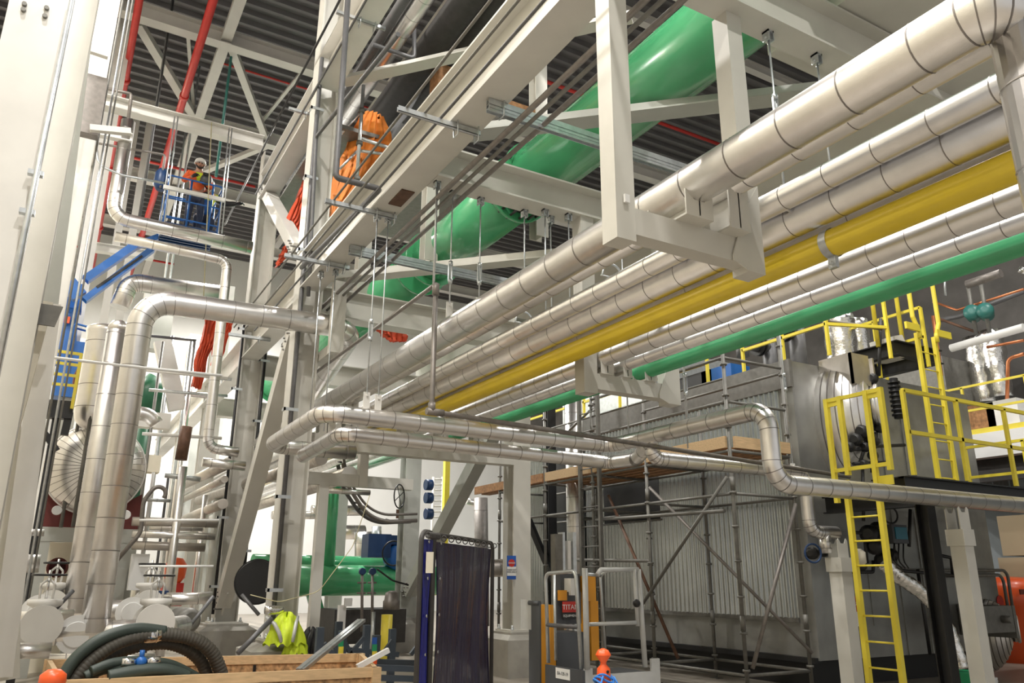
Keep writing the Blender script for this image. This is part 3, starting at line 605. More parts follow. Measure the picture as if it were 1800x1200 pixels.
# round inspection elbow duct on the front face
def manway(cx, cz, y, R, label, sc=1.0):
    t = thing('duct_elbow', label, 'duct', (cx, y, cz)); n = 32; rings = []
    for k in range(9):
        u = k/8; a = u*PI/2*.92; f = math.cos(a)*.66+.34
        c = V3((cx+.30*R*u*u, y-.66*R*math.sin(a), cz+.22*R*u)); ax = unit(V3((.55*u, -1.05+.1*u, .0))); rings.append((c, ax, R*f*(.46+.22*u), R*f))
    def ring(c, ax, rx, rz, g=0.0):
        _, x, z = frame(ax); return [c+x*(rx+g)*math.cos(2*PI*q/n)+z*(rz+g)*math.sin(2*PI*q/n) for q in range(n)]
    mb = MB(); vs = []
    for r_ in rings: vs += ring(*r_)
    mb.add(vs, [(k*n+q, (k+1)*n+q, (k+1)*n+(q+1) % n, k*n+(q+1) % n) for k in range(8) for q in range(n)], 0, True)
    for k in range(1, 8):
        c, ax, rx, rz = rings[k]; a, b = ring(c-ax*.008, ax, rx, rz, .007), ring(c+ax*.008, ax, rx, rz, .007); mb.add(a+b, [(q, n+q, n+(q+1) % n, (q+1) % n) for q in range(n)], 1)
    part(mb, 'gored_shell', ['jacket', 'seam'], t)
    c, ax, rx, rz = rings[-1]; r2 = (rx+rz)/2
    mb = MB(); mb.lathe(c, ax, [(-.03, r2*1.0), (.04, r2*.98), (.06, r2*.8), (.0, r2*.78), (-.02, .02)], 30); part(mb, 'port', ['dark'], t)
    mb = MB(); mb.ring(c+ax*.05, ax, r2*.90, r2*.13); part(mb, 'rim', ['jacket'], t)
    _, x, z = frame(ax)
    for s in (-1, 1):
        mb = MB(); mb.sweep([c+ax*.10+x*(s*.12*R)+z*(r2*.95*math.cos(q))+x*(s*.16*R*math.sin(q)) for q in np.linspace(0, PI, 9)], .045*R, 10); part(mb, 'yoke_arm', ['jacket'], t)
    return t
c = at(1462, 742, Y=BY); manway(c[0]+.0, c[2], BY, .93, 'shiny gored duct elbow on the boiler front behind the yellow gate')
c = at(1748, 1118, Y=8.6); manway(c[0], c[2], 8.8, .62, 'shiny gored duct elbow low at the right edge of the photo')
mb = MB(); a, b = at(1490, 620, Y=8.2), at(1528, 680, Y=8.2); mb.box((a[0], 8.15, b[2]), (b[0], 8.2, a[2])); mb.box((a[0], 8.15, b[2]), (a[0]+.02, 8.8, a[2])); mb.box((b[0]+.1, 8.15, b[2]), (b[0]+.14, 8.8, a[2]-.02)); single(mb, 'duct_bracket', ['jacket_dull'], 'steel bracket box above the upper gored duct elbow', 'bracket')
mb = MB(); a, b = at(1722, 1065, Y=7.9), at(1780, 1110, Y=7.9); mb.box((a[0], 7.85, b[2]), (b[0], 7.9, a[2])); mb.box((b[0]+.02, 7.85, b[2]-.1), (b[0]+.1, 8.8, a[2])); mb.tube((a[0]+.5, 7.7, (a[2]+b[2])/2), (a[0]+.5, 7.86, (a[2]+b[2])/2), .06, 14); single(mb, 'duct_bracket', ['galv_dull'], 'grey bracket plate above the lower gored duct elbow', 'bracket')
# black steel frame on top of the boiler front
mb = MB(); a = at(1475, 612, Y=8.3); z = 5.45
mb.ibeam((12.2, 9.2, z), (13.5, 9.2, z), .16, .26, .02, .014); mb.ibeam((12.2, 8.0, z), (13.5, 8.0, z), .16, .26, .02, .014); mb.ibeam((12.28, 8.08, z), (12.28, 9.12, z), .16, .25, .02, .014); mb.ibeam((13.42, 8.08, z), (13.42, 9.12, z), .16, .25, .02, .014)
single(mb, 'roof_platform', ['black'], 'black steel beams jutting from the top of the boiler front', 'frame')

# ------------------------------------------------------------------ yellow platform, black beams, ladders
PX0, PX1, PY0, PY1, PZ_ = 9.45, 14.0, 6.30, 8.7, 2.90
t = thing('platform_frame', 'black steel platform frame with one tall black column, carrying the yellow railing', 'platform', (PX0, PY0, 0))
for (a, b) in (((PX0, PY0, PZ_-.14), (17, PY0, PZ_-.14)), ((PX0, PY0+.4, PZ_-.14), (PX1, PY0+.4, PZ_-.14)), ((PX0+.08, PY0, PZ_-.14), (PX0+.08, PY0+.4, PZ_-.14)), ((10.9, PY0, PZ_-.14), (10.9, PY1, PZ_-.14))):
    mb = MB(); mb.ibeam(a, b, .16, .26, .018, .012); part(mb, 'beam', ['black'], t)
mb = MB(); mb.ibeam((PX0+.35, PY0, 0), (PX0+.35, PY0, PZ_-.27), .17, .17, .016, .012, up=(0, 1, 0)); part(mb, 'column', ['black'], t)
mb = MB(); mb.box((10.8, PY0+.1, PZ_-.01), (16.9, PY1, PZ_+.01)); part(mb, 'deck_grating', ['galv_dull'], t)
def railing(name, pts, zb, h, label, step=1.1, r=.024, m='rail_yellow', toe=False):
    t = thing(name, label, 'railing', (pts[0][0], pts[0][1], zb))
    for (a, b) in zip(pts[:-1], pts[1:]):
        a3, b3 = V3((a[0], a[1], zb)), V3((b[0], b[1], zb)); L = np.linalg.norm(b3-a3)
        for hh in (h, h*.5):
            mb = MB(); mb.bar(a3+(0, 0, hh), b3+(0, 0, hh), .05, .05); part(mb, 'top_rail' if hh == h else 'mid_rail', [m], t)
        if toe: mb = MB(); mb.bar(a3+(0, 0, .06), b3+(0, 0, .06), .012, .12); part(mb, 'toe_board', [m], t)
        n = max(1, int(round(L/step)))
        for k in range(n+1):
            if k == 0 and a != pts[0]: continue
            p = a3+(b3-a3)*k/n; mb = MB(); mb.box(p+np.array([-.025, -.025, 0]), p+np.array([.025, .025, h])); part(mb, 'stanchion', [m], t)
    return t
railing('guard_rail', [(9.55, 6.22), (11.9, 6.22), (16.5, 6.22)], PZ_, 1.12, 'yellow guard rail along the front of the black platform')
railing('guard_rail', [(14.9, 6.5), (14.9, 8.6)], PZ_, 1.12, 'short yellow guard rail at the far right end of the platform', toe=True)
def gate(x, y0, y1, z, h, label):
    t = thing('safety_gate', label, 'gate', (x, y0, z))
    for yy in (y0, y1, y1-.22, y0+.22): mb = MB(); mb.box((x-.03, yy-.03, z-(.35 if yy in (y0+.22, y1) else 0)), (x+.03, yy+.03, z+h)); part(mb, 'upright', ['rail_yellow'], t)
    for zz in (z+h-.03, z+.08): mb = MB(); mb.box((x-.02, y0, zz-.025), (x+.02, y1, zz+.025)); part(mb, 'bar', ['rail_yellow'], t)
    for (yy, zz) in ((y0+.1, z+h-.06), (y1-.1, z+h-.06), (y0+.1, z-.12), (y1-.1, z-.12)): mb = MB(); mb.box((x-.012, yy-.12, zz-.06), (x+.012, yy+.12, zz+.06)); part(mb, 'hinge_plate', ['rail_yellow'], t)
gate(9.2, 6.3, 7.15, PZ_+.05, 1.08, 'yellow self-closing gate at the head of the lower ladder')
def ladder(c0, c1, width, wdir, label, rung=.30, flare=True, z0r=None, cage=False, m='rail_yellow'):
    t = thing('fixed_ladder', label, 'ladder', c0); c0, c1, wd = V3(c0), V3(c1), V3(wdir)
    for s in (-1, 1): mb = MB(); mb.bar(c0+wd*s*width/2, c1+wd*s*width/2, .065, .012+.05, 0, up=wd); part(mb, 'side_rail', [m], t)
    z = c0[2]+.28
    while z < c1[2]-.05:
        p = V3((c0[0], c0[1], z)); mb = MB(); mb.tube(p-wd*width/2, p+wd*width/2, .012, 8); part(mb, 'rung', [m], t); z += rung
    return t
ladder((9.0, 6.60, 0), (9.0, 6.60, 2.75), .46, (0, 1, 0), 'lower yellow ladder standing on the floor in front of the boiler')
ladder((12.45, 7.55, 2.9), (12.45, 7.55, 5.6), .48, (1, 0, 0), 'middle yellow ladder rising from the platform to the black frame')
t = thing('ladder_handrails', 'tall yellow flared handrails above the middle ladder', 'handrail', (12.4, 7.55, 5.5))
for s in (-1, 1):
    x = 12.45+s*.24; x2 = 12.45+s*.36; mb = MB(); mb.path([(x, 7.5, 5.5), (x, 7.5, 5.62), (x2, 7.5, 5.85), (x2, 7.5, 7.0), (x2, 8.2, 7.0), (x2, 8.2, 5.5)], .038, .04, 8); part(mb, 'handrail', ['rail_yellow'], t)
for s in (-1, 1): mb = MB(); mb.box((12.45+s*.24-.02, 7.46, 5.6), (12.45+s*.62, 7.5, 5.72)); part(mb, 'bracket', ['rail_yellow'], t)
railing('guard_rail', [(10.9, 10.2), (10.9, 8.3), (11.95, 7.9)], 5.2, 1.1, 'yellow guard rail on the boiler roof left of the ladder top')
railing('guard_rail', [(13.0, 7.9), (13.0, 9.8), (14.6, 9.8)], 5.2, 1.1, 'yellow guard rail on the boiler roof right of the ladder top')
railing('guard_rail', [(10.75, 18.0), (10.75, 11.0)], 5.2, .95, 'yellow guard rail along the boiler roof behind the scaffold', step=1.4)

# ------------------------------------------------------------------ scaffold
sx0, sx1 = 8.9, 10.22
t = thing('tube_scaffold', 'grey tube and ring-lock scaffold standing along the corrugated boiler side', 'scaffold', (sx0, 12, 0)); scaf = t
poles = [(8.75, 5.15), (10.75, 4.1), (12.35, 6.4), (14.05, 5.4), (16.0, 5.4)]
for (yy, zt) in poles:
    for xx in (sx0, sx1):
        z1 = zt if xx == sx0 else zt+.5
        mb = MB(); mb.tube((xx, yy, .12), (xx, yy, z1), .030, 12)
        z = .35
        while z < z1-.1: mb.tube((xx, yy, z), (xx, yy, z+.03), .055, 10); z += .5
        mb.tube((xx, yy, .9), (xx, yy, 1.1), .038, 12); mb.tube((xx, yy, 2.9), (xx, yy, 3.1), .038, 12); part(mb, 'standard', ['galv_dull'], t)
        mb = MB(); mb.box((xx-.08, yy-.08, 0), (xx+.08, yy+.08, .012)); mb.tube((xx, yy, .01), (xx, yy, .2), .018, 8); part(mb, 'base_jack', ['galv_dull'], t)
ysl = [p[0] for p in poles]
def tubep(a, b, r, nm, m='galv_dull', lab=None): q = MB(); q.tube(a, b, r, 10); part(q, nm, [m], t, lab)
for a, b in zip(ysl[:-1], ysl[1:]):
    for z in (.30, 2.85, 3.50):
        for xx in (sx0, sx1): tubep((xx, a, z), (xx, b, z), .024, 'ledger')
tubep((sx0, 8.75, 4.27), (sx0, 12.35, 4.27), .024, 'ledger'); tubep((sx0, 8.75, 4.98), (sx0, 12.35, 4.98), .024, 'ledger'); tubep((sx0, 8.75, 4.64), (sx0, 14.05, 4.64), .018, 'ledger')
tubep((sx1, 8.75, 4.9), (sx1, 12.35, 4.9), .024, 'ledger'); tubep((sx0, 10.75, 1.9), (sx0, 12.9, 1.95), .03, 'ledger'); tubep((sx0-.05, 8.9, 2.6), (sx0-.05, 12.2, 2.66), .03, 'ledger')
for yy in ysl:
    for z in (.30, 2.85, 3.50): tubep((sx0, yy, z), (sx1, yy, z), .024, 'transom')
for z in (4.27, 4.98): tubep((sx0, 8.75, z), (sx1, 8.75, z), .024, 'transom')
tubep((sx0-.05, 8.8, 3.1), (sx0-.05, 10.95, 1.2), .028, 'diagonal_brace'); tubep((sx0-.04, 10.65, 3.12), (sx1, 8.68, .55), .026, 'diagonal_brace', 'tube_grey')
tubep((sx1-.05, 8.68, 2.75), (sx0+.05, 8.68, .40), .030, 'diagonal_brace', 'tube_grey'); tubep((sx0+.1, 12.0, 3.1), (sx0+.1, 10.3, .4), .028, 'diagonal_brace', 'rust', 'rusty brown brace'); tubep((sx0, 12.3, 4.8), (sx0, 13.9, 4.2), .024, 'diagonal_brace')
# scaffold ladder
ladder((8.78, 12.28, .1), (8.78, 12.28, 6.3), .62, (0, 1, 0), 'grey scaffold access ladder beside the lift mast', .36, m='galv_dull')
# boards
for i, (x0, x1, y0, y1, lab) in enumerate([(8.86, 8.93, 8.8, 10.7, 'nearest'), (8.86, 8.93, 10.8, 12.3, 'second'), (8.86, 8.93, 12.4, 14.0, 'third'), (8.86, 8.93, 14.1, 17.2, 'farthest')]):
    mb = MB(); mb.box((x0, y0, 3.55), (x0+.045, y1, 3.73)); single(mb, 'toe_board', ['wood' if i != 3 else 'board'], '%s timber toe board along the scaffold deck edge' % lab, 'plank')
mb = MB(); mb.box((9.0, 8.72, 3.55), (10.25, 8.77, 3.73)); single(mb, 'toe_board', ['wood'], 'short timber toe board across the near end of the scaffold deck', 'plank')
for i in range(5):
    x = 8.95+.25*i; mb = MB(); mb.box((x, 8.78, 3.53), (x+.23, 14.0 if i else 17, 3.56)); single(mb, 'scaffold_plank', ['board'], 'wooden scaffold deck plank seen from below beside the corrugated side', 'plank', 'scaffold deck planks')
# dark tall steel and stack behind the mast
ins('stack_pipe', 'tall vertical insulated pipe between the scaffold ladder and the column with the sign', [(9.55, 13.9, 0), (9.55, 13.9, 5.6)], .19, step=.6)
for (x, y, s, lab) in [(9.75, 15.2, .22, 'left'), (9.9, 14.6, .14, 'right')]:
    mb = MB(); mb.ibeam((x, y, 0), (x, y, 5.7), s, s, up=(0, 1, 0)); single(mb, 'dark_column', ['black'], '%s black steel upright in the dark gap left of the louver' % lab, 'column')
mb = MB(); mb.bar((9.4, 15.8, 3.2), (9.75, 14.7, 1.1), .12, .12); single(mb, 'dark_brace', ['black'], 'black slanting brace behind the column with the sign', 'brace')
ins('elbow_pipe', 'dull insulated elbow pipe low behind the column with the sign', [(7.2, 15.2, 1.75), (9.0, 15.2, 1.85), (9.0, 15.2, .0)], .18, m='jacket_dull', step=.5)
# ================================================================== left side and far background
def wf(x0, x1, y, z0, z1, d, m, label, name='steel_column', tilt=None):
    return column(name, x0, y, x1, y+d, z0, z1, m, label, 'y', base=False)
wf(-.95, -.51, 7.0, 0, 16.6, .42, 'bright_paint', 'very large bright column at the left edge, nearest to the camera')
cA = bpy.context.scene.objects
for i, (px, py) in enumerate([(43, 9), (41, 19), (82, 16), (79, 30)]):
    c = at(px, py, Y=7.0); t = thing('structural_bolt', ['upper left', 'lower left', 'upper right', 'lower right'][i]+' bolt of the four at the top of the nearest left column', 'bolt', c)
    mb = MB(); mb.tube(c, c-np.array([0, .03, 0]), .020, 6); part(mb, 'nut', ['galv_dull'], t)
xr = at(-16, 1000, Y=10.0)[0]; wf(xr-.36, xr, 10.0, 0, 16.6, .4, 'steel_paint', 'off-white column partly hidden behind the nearest left column')
wf(-.62, -.27, 14.0, 0, 16.6, .35, 'bright_paint', 'second bright column from the left, left of the tall tank')
wf(-.30, .02, 19.6, 0, 16.6, .35, 'bright_paint', 'narrow bright far column left of the blue boom arm')
wf(.42, .62, 24.0, 0, 15, .25, 'roof_paint', 'far pale column between the red mains at top left')
wf(.80, 1.0, 24.0, 0, 15, .25, 'roof_paint', 'far pale column close behind the shiny vertical pipe')
wf(3.3, 3.75, 22.9, PZ, 9.8, .4, 'bright_paint', 'far frame column behind the red tarp')
wf(3.35, 3.8, 28.5, PZ, 9.8, .4, 'bright_paint', 'farthest frame column in line with the red tarp')
wf(7.4, 7.8, 23.5, 0, 6.3, .4, 'grey_paint', 'far column at right of the curved cable tray')
tubething('conduit', 'shiny conduit running up the nearest left column', [at(128, -5, Y=6.9), at(45, 400, Y=6.9), at(-10, 672, Y=6.9)], .022, 'galv', 'conduit')
for i, (px, py) in enumerate([(64, 305), (49, 373)]):
    c = at(px, py, Y=6.93); mb = MB(); mb.box(c-np.array([.06, .03, .02]), c+np.array([.05, .03, .02])); single(mb, 'conduit_strap', ['galv'], ['upper', 'lower'][i]+' strap on the shiny conduit of the nearest left column', 'strap')
for (a, b, w, lab, m) in [((150, -5), (78, 540), .30, 'tan upright member between the two left columns, upper half', 'grey_paint'), ((75, 530), (-25, 900), .22, 'tan diagonal brace going down left from the left gusset', 'cream'), ((88, 535), (0, 1190), .24, 'tan member going down from the left gusset', 'bright_paint'),
                         ((100, 130), (92, 500), .16, 'thin shadowed brace between the left columns', 'steel_paint'), ((14, 520), (8, 1195), .30, 'brown-grey upright at the very left edge, lower half', 'steel_paint')]:
    yq = 10.3+.17*len(lab) % 1.3; mb = MB(); mb.bar(at(*a, Y=yq), at(*b, Y=yq), w, .10, 0, up=(0, 1, 0)); single(mb, 'wall_brace', [m], lab, 'brace')
c = at(78, 528, Y=10.2); mb = MB(); mb.plate([c+V3((-.2, 0, -.05)), c+V3((.2, 0, -.05)), c+V3((.15, 0, -.3)), c+V3((-.15, 0, -.3))], (0, -.03, 0)); single(mb, 'gusset_plate', ['galv_dull'], 'dark gusset plate where the tan left braces meet', 'plate')
mb = MB(); a, b = at(140, 130, Y=13.4), at(172, 243, Y=13.4); mb.box((a[0], 13.3, b[2]), (b[0], 13.5, a[2])); single(mb, 'ribbed_sheet', ['tube_grey'], 'dark ribbed brown panel on the second left column', 'panel')
for i, (a, b, lab) in enumerate([((112, 72), (190, 98), 'upper'), ((158, 225), (230, 232), 'lower')]):
    mb = MB(); mb.bar(at(*a, Y=13.2), at(*b, Y=13.2), .10, .10); single(mb, 'stub_beam', ['bright_paint'], '%s white stub beam sticking out of the second left column' % lab, 'beam')
for i, (px, m, r) in enumerate([(52, 'galv', .018), (60, 'galv_dull', .014), (38, 'galv_dull', .018)]):
    a = at(px, 1000, Y=13.5); mb = MB(); mb.tube((a[0], 13.5, .3), (a[0], 13.5, 12), r, 8); single(mb, 'conduit', [m], ['bright', 'dull', 'thin grey'][i]+' vertical conduit right of the second left column', 'conduit')
for i, (a, b, m) in enumerate([((60, 625), (590, 667), 'bright_paint'), ((250, 650), (400, 662), 'galv'), ((265, 760), (380, 768), 'bright_paint')][:2]): pass
tubething('sense_line', 'thin white line crossing in front of the tall silver pipes', [at(60, 624, Y=11.4), at(212, 642, Y=11.4), at(390, 660, Y=11.4)], .02, 'white', bend=0)
# crossing steel at the top left
for (a, b, Y, w, h, lab) in [((178, 178), (462, 252), 16.95, .28, .28, 'broad off-white beam behind the worker from left wall to frame'), ((150, 432), (270, 450), 20.5, .2, .22, 'pale beam left of the boom arm'), ((175, 232), (232, 244), 16.4, .16, .18, 'short pale bracket holding the shiny vertical pipe top')]:
    mb = MB(); mb.ibeam(at(*a, Y=Y), at(*b, Y=Y), w, h); single(mb, 'cross_beam', ['bright_paint'], lab, 'beam')
tubething('drain_pipe', 'dark small pipe bending down onto the shiny vertical pipe top', [at(185, 155, Y=16.5), at(231, 165, Y=16.5), at(225, 215, Y=16.5)], .035, 'tube_grey', bend=.05)
tubething('conduit', 'thin conduit curving from the left column to the basket', [at(168, 240, Y=16.0), at(172, 290, Y=16), at(215, 308, Y=16), at(290, 322, Y=16)], .025, 'galv', 'conduit', bend=.25)
tubething('conduit', 'dark thin conduit crossing left of the worker', [at(162, 250, Y=17), at(290, 272, Y=17), at(282, 330, Y=17)], .025, 'tube_grey', 'conduit', bend=.05)
for (px, y0, y1, m, lab) in [(271, 215, 400, 'dark_pipe', 'dark vertical hanger left of the worker'), (388, 245, 310, 'teal', 'dark green vertical pipe right of the worker'), (283, 135, 190, 'dark_pipe', 'short dark hanger between the red mains')]:
    mb = MB(); q = at(px, y0, Y=19.3); q2 = at(px-(y1-y0)*.17, y1, Y=19.3); mb.tube((q[0], 19.3, 16.95), (q[0], 19.3, q2[2]), .035, 10); single(mb, 'hanger_pipe', [m], lab, 'pipe')
# shiny pipes near the worker
v0 = at(220, 212, Y=16.5); v1 = at(197, 385, Y=16.5)
ins('insulated_pipe', 'very bright vertical pipe at upper left turning right below the worker', [(v1[0], 16.5, v0[2]), (v1[0], 16.5, 8.52), (2.95, 16.5, 8.46)], .135, bend=.3, step=.5)
ins('insulated_pipe', 'thinner silver pipe just below the bright one, dropping down beside the frame', [(v1[0]+.1, 16.4, 8.08), (2.48, 16.4, 8.02), (2.50, 16.4, 4.05), (3.1, 16.4, 4.0)], .10, bend=.22, step=.5)
ins('insulated_pipe', 'slim silver horizontal pipe ending behind the column foot of the dropped pipe', [(2.4, 16.1, 3.72), (3.2, 16.1, 3.70)], .09, step=.4)
c = at(150, 1, Y=16.5)
# tall silver pipes at left
ins('tall_pipe', 'tall silver pipe with bright elbow running right in front of the vest column', [(.72, 12.0, .92), (.72, 12.0, 5.46), (3.92, 12.0, 5.53), (3.95, 14.5, 4.9)], .172, bend=.42, step=.42)
tp2 = ins('tall_pipe', 'tall silver pipe with a domed top, left of the elbow pipe', [(.52, 13.5, 1.1), (.52, 13.5, 5.35)], .165, step=.5)
mb = MB(); mb.lathe((.52, 13.5, 5.35), (0, 0, 1), [(0, .165), (.08, .155), (.15, .11), (.18, .04), (.185, .0)], 28); part(mb, 'domed_cap', ['jacket'], tp2)
# bracket holding the elbow pipe on the column
t = thing('pipe_bracket', 'off-white hanging bracket right of the tall column around the silver pipe', 'bracket', (3.5, 12.2, 4.8)); a = at(563, 490, Y=11.7); b = at(556, 612, Y=11.7)
mb = MB(); mb.box((3.42, 11.62, 4.98), (3.62, 11.8, 6.17)); part(mb, 'hanger_post', ['steel_paint'], t); mb = MB(); mb.box((3.43, 11.81, 4.98), (3.61, 12.6, 5.14)); part(mb, 'arm', ['steel_paint'], t)
# vertical tank, dished ends
t = thing('vertical_tank', 'tall silver vertical tank with seam lines behind the tall pipes', 'tank', (.40, 15.6, 4.1))
mb = MB(); mb.lathe((.40, 15.6, 4.05), (0, 0, 1), [(0, .02), (.06, .16), (.18, .27), (.32, .30), (1.75, .30), (1.8, .32), (1.88, .32), (1.92, .26), (1.97, .1), (1.98, 0)], 36)
for z in (4.45, 4.85, 5.25, 5.65): mb.tube((.40, 15.6, z), (.40, 15.6, z+.012), .304, 36, 1, cap=False)
part(mb, 'shell', ['jacket', 'seam'], t)
for k in range(3): a = 2*PI*k/3+.4; mb = MB(); mb.tube((.40+.25*math.cos(a), 15.6+.25*math.sin(a), 2.4), (.40+.25*math.cos(a), 15.6+.25*math.sin(a), 4.3), .03, 10); part(mb, 'leg', ['galv_dull'], t)
# horizontal drum with gored end
t = thing('horizontal_drum', 'large silver drum with radial end seams on a red saddle', 'drum', (.6, 16, 2.6)); R = .80; cz = 3.44
mb = MB(); mb.lathe((.6, 15.9, cz), (0, -1, 0), [(-1.8, R), (0, R), (.08, R*.985), (.2, R*.88), (.3, R*.66), (.35, R*.36), (.36, .16)], 48); part(mb, 'shell', ['jacket'], t)
for k in range(40):
    a = 2*PI*k/40; pr = [(.16, .36), (R*.36, .352), (R*.66, .302), (R*.88, .203), (R*.985, .083)]
    mb = MB(); mb.sweep([(.6+r*math.cos(a), 15.9-d-.002, cz+r*math.sin(a)) for r, d in pr], .0045, 4); part(mb, 'seam_strip', ['seam'], t)
mb = MB(); mb.lathe((.6, 15.54, cz), (0, -1, 0), [(0, .17), (.03, .17), (.04, .12)], 24); part(mb, 'nozzle', ['jacket_dull'], t)
mb = MB(); mb.ring((.6, 15.86, cz), (0, 1, 0), R+.005, .015, 48); part(mb, 'end_band', ['jacket'], t)
mb = MB(); mb.plate([(-.13, 16.0, 2.42), (1.42, 16.0, 2.42), (1.42, 16.0, 3.05), (1.1, 16.0, 2.85), (.6, 16.0, 2.72), (.15, 16.0, 2.85), (-.13, 16.0, 3.1)], (0, .3, 0)); part(mb, 'saddle', ['dark_red'], t)
t = thing('portal_frame', 'grey steel portal frame with dark opening under the drum', 'frame', (.6, 16.1, 0))
for (x0, x1, z0, z1, nm) in [(-.16, .08, 0, 2.4, 'post'), (1.18, 1.45, 0, 2.4, 'post'), (.50, .66, 0, 2.2, 'post'), (-.16, 1.45, 2.18, 2.42, 'top_beam')]:
    mb = MB(); mb.box((x0, 16.0+(.01 if nm == 'post' else 0), z0), (x1, 16.25, min(z1, 2.18) if nm == 'post' else z1)); part(mb, nm, ['grey_paint'], t)
mb = MB(); mb.box((-.16, 16.9, 0), (1.45, 17.0, 2.2)); single(mb, 'control_panel', ['cream'], 'pale panel behind the opening under the drum', 'panel')
mb = MB(); mb.lathe((.26, 16.6, 1.75), (0, -1, 0), [(0, .17), (.25, .17), (.25, .13), (.02, .13)], 24); single(mb, 'pump_inlet', ['dark_red'], 'dark round pump inlet under the drum', 'pump')
c = at(90, 992, Y=16.7); mb = MB(); mb.box(c-np.array([.05, .02, .09]), c+np.array([.05, .02, .06])); t = single(mb, 'stop_box', ['galv_dull'], 'small grey stop switch box with a red face below the drum', 'box')
q = MB(); q.lathe((c[0], 16.68, c[2]), (0, -1, 0), [(0, .045), (.03, .04)], 16); part(q, 'red_button', ['red'], t)
for i, (px, py) in enumerate([(100, 897), (221, 905)]):
    c = at(px, py, Y=15.6); mb = MB(); mb.lathe(c, (0, -1, 0), [(0, .06), (.05, .08), (.06, .07)], 18); single(mb, 'drum_lamp', ['white'], ['left', 'right'][i]+' small round white lamp under the drum', 'lamp')
# pipes with flanges at floor level
def valve(x, y, z, s, label, m='bright_paint', hw='black'):
    t = thing('gate_valve', label, 'valve', (x, y, z)); mb = MB(); mb.lathe((x, y-.24*s, z), (0, 1, 0), [(0, .24), (.05, .24), (.051, .15), (.24, .2), (.43, .15), (.431, .24), (.48, .24)] if s == 1 else [(0, .2), (.04, .2), (.041, .12), (.2, .17), (.36, .12), (.361, .2), (.4, .2)], 24); part(mb, 'body', [m], t)
    mb = MB(); mb.lathe((x, y, z+.1), (0, 0, 1), [(0, .15*s), (.10*s, .13*s), (.14*s, .2*s), (.20*s, .2*s), (.21*s, .08)], 20); part(mb, 'bonnet', [m], t)
    for k in (-1, 1): mb = MB(); mb.path([(x+k*.07*s, y, z+.3*s), (x+k*.08*s, y, z+.48*s), (x, y, z+.56*s)], .014, .05, 8); part(mb, 'yoke', [m], t)
    mb = MB(); mb.tube((x, y, z+.28*s), (x, y, z+.66*s), .016, 10); part(mb, 'stem', ['chrome'], t)
    mb = MB(); mb.ring((x, y, z+.60*s), (0, 0, 1), .19*s, .014, 28)
    for k in range(4): a = PI/2*k+.3; mb.tube((x, y, z+.60*s), (x+.19*s*math.cos(a), y+.19*s*math.sin(a), z+.60*s), .010, 6)
    part(mb, 'handwheel', [hw], t)
ins('manifold_pipe', 'bright floor-level pipe with flange discs left of the black hoses', [(.05, 12.0, .90), (1.55, 12.0, .94), (1.9, 12.8, .94)], .135, step=.62, bend=.3)
ins('manifold_pipe', 'second bright floor-level pipe behind the first one', [(.1, 13.5, 1.12), (1.75, 13.5, 1.14)], .14, step=.6)
for i, (x, y, z, R, lab) in enumerate([(.03, 11.95, .9, .235, 'leftmost large white flange disc by the floor'), (.52, 11.9, .9, .235, 'second large white flange disc, beside the tall pipe foot'), (1.42, 11.85, .95, .22, 'round white flange disc behind the hoses'), (1.25, 13.2, 1.1, .22, 'white flange disc of the rear manifold, right'), (.08, 13.3, 1.12, .24, 'white flange disc of the rear manifold, left')]):
    mb = MB(); mb.lathe((x, y, z), (0, -1, 0), [(-.05, R*.98), (-.045, R), (0, R), (.001, R*.66), (.03, R*.64), (.031, R*.5), (.032, .02)], 32, sm=False); single(mb, 'pipe_flange', ['white'], lab, 'flange')
valve(.12, 12.05, 1.02, 1, 'white gate valve with black handwheel at far left front'); valve(1.42, 12.05, 1.02, 1, 'white gate valve with black handwheel, right front by the hoses')
valve(.22, 13.6, 1.22, .95, 'white gate valve with black handwheel at far left rear'); valve(1.48, 13.6, 1.22, .95, 'white gate valve with black handwheel, right rear')
mb = MB(); mb.tube(at(135, 1045, Y=13.2), at(175, 1045, Y=13.2), .16, 24); 
for (px0, py0, px1, py1, Y, r, lab) in [(10, 1085, 130, 1080, 12.6, .07, 'low silver pipe just left under the manifold'), (0, 1145, 90, 1142, 11.4, .09, 'silver floor pipe at the lower left corner'), (0, 1130, 60, 1128, 12.0, .06, 'thin silver floor pipe at the lower left corner'), (280, 1055, 372, 1050, 13.8, .09, 'silver pipe between the valve and the column foot'), (85, 1162, 270, 1160, 10.7, .08, 'bright pipe just behind the crate at left'), (20, 990, 70, 990, 13.9, .13, 'short fat silver pipe at the left edge'), (35, 935, 78, 936, 13.9, .05, 'thin silver stub pipe at the left edge')]:
    ins('floor_pipe', lab, [at(px0, py0, Y=Y), at(px1, py1, Y=Y)], r, step=.4)
mb = MB(); c = at(330, 1090, Y=13.2); mb.lathe(c, (.3, -1, 0), [(-.3, .18), (.05, .18), (.12, .12)], 24); single(mb, 'pipe_stub', ['galv_dull'], 'dark grey capped pipe stub beside the concrete pedestal', 'pipe')
for i, (a, b, Y) in enumerate([((375, 1048), (325, 1110), 13), ((128, 1038), (93, 1075), 12.3), ((425, 1045), (455, 1080), 13), ((478, 1087), (418, 1148), 11.8)]):
    mb = MB(); mb.tube(at(*a, Y=Y), at(*b, Y=Y-.2), .035 if i == 3 else .028, 10); single(mb, 'slanting_strut', ['dark_pipe'], ['dark slanting rod left of the braced column foot', 'short dark rod beside the left flange', 'dark slanting rod right of the braced column foot', 'dark grey capped pipe leaning beside the hi-vis vest'][i], 'rod')

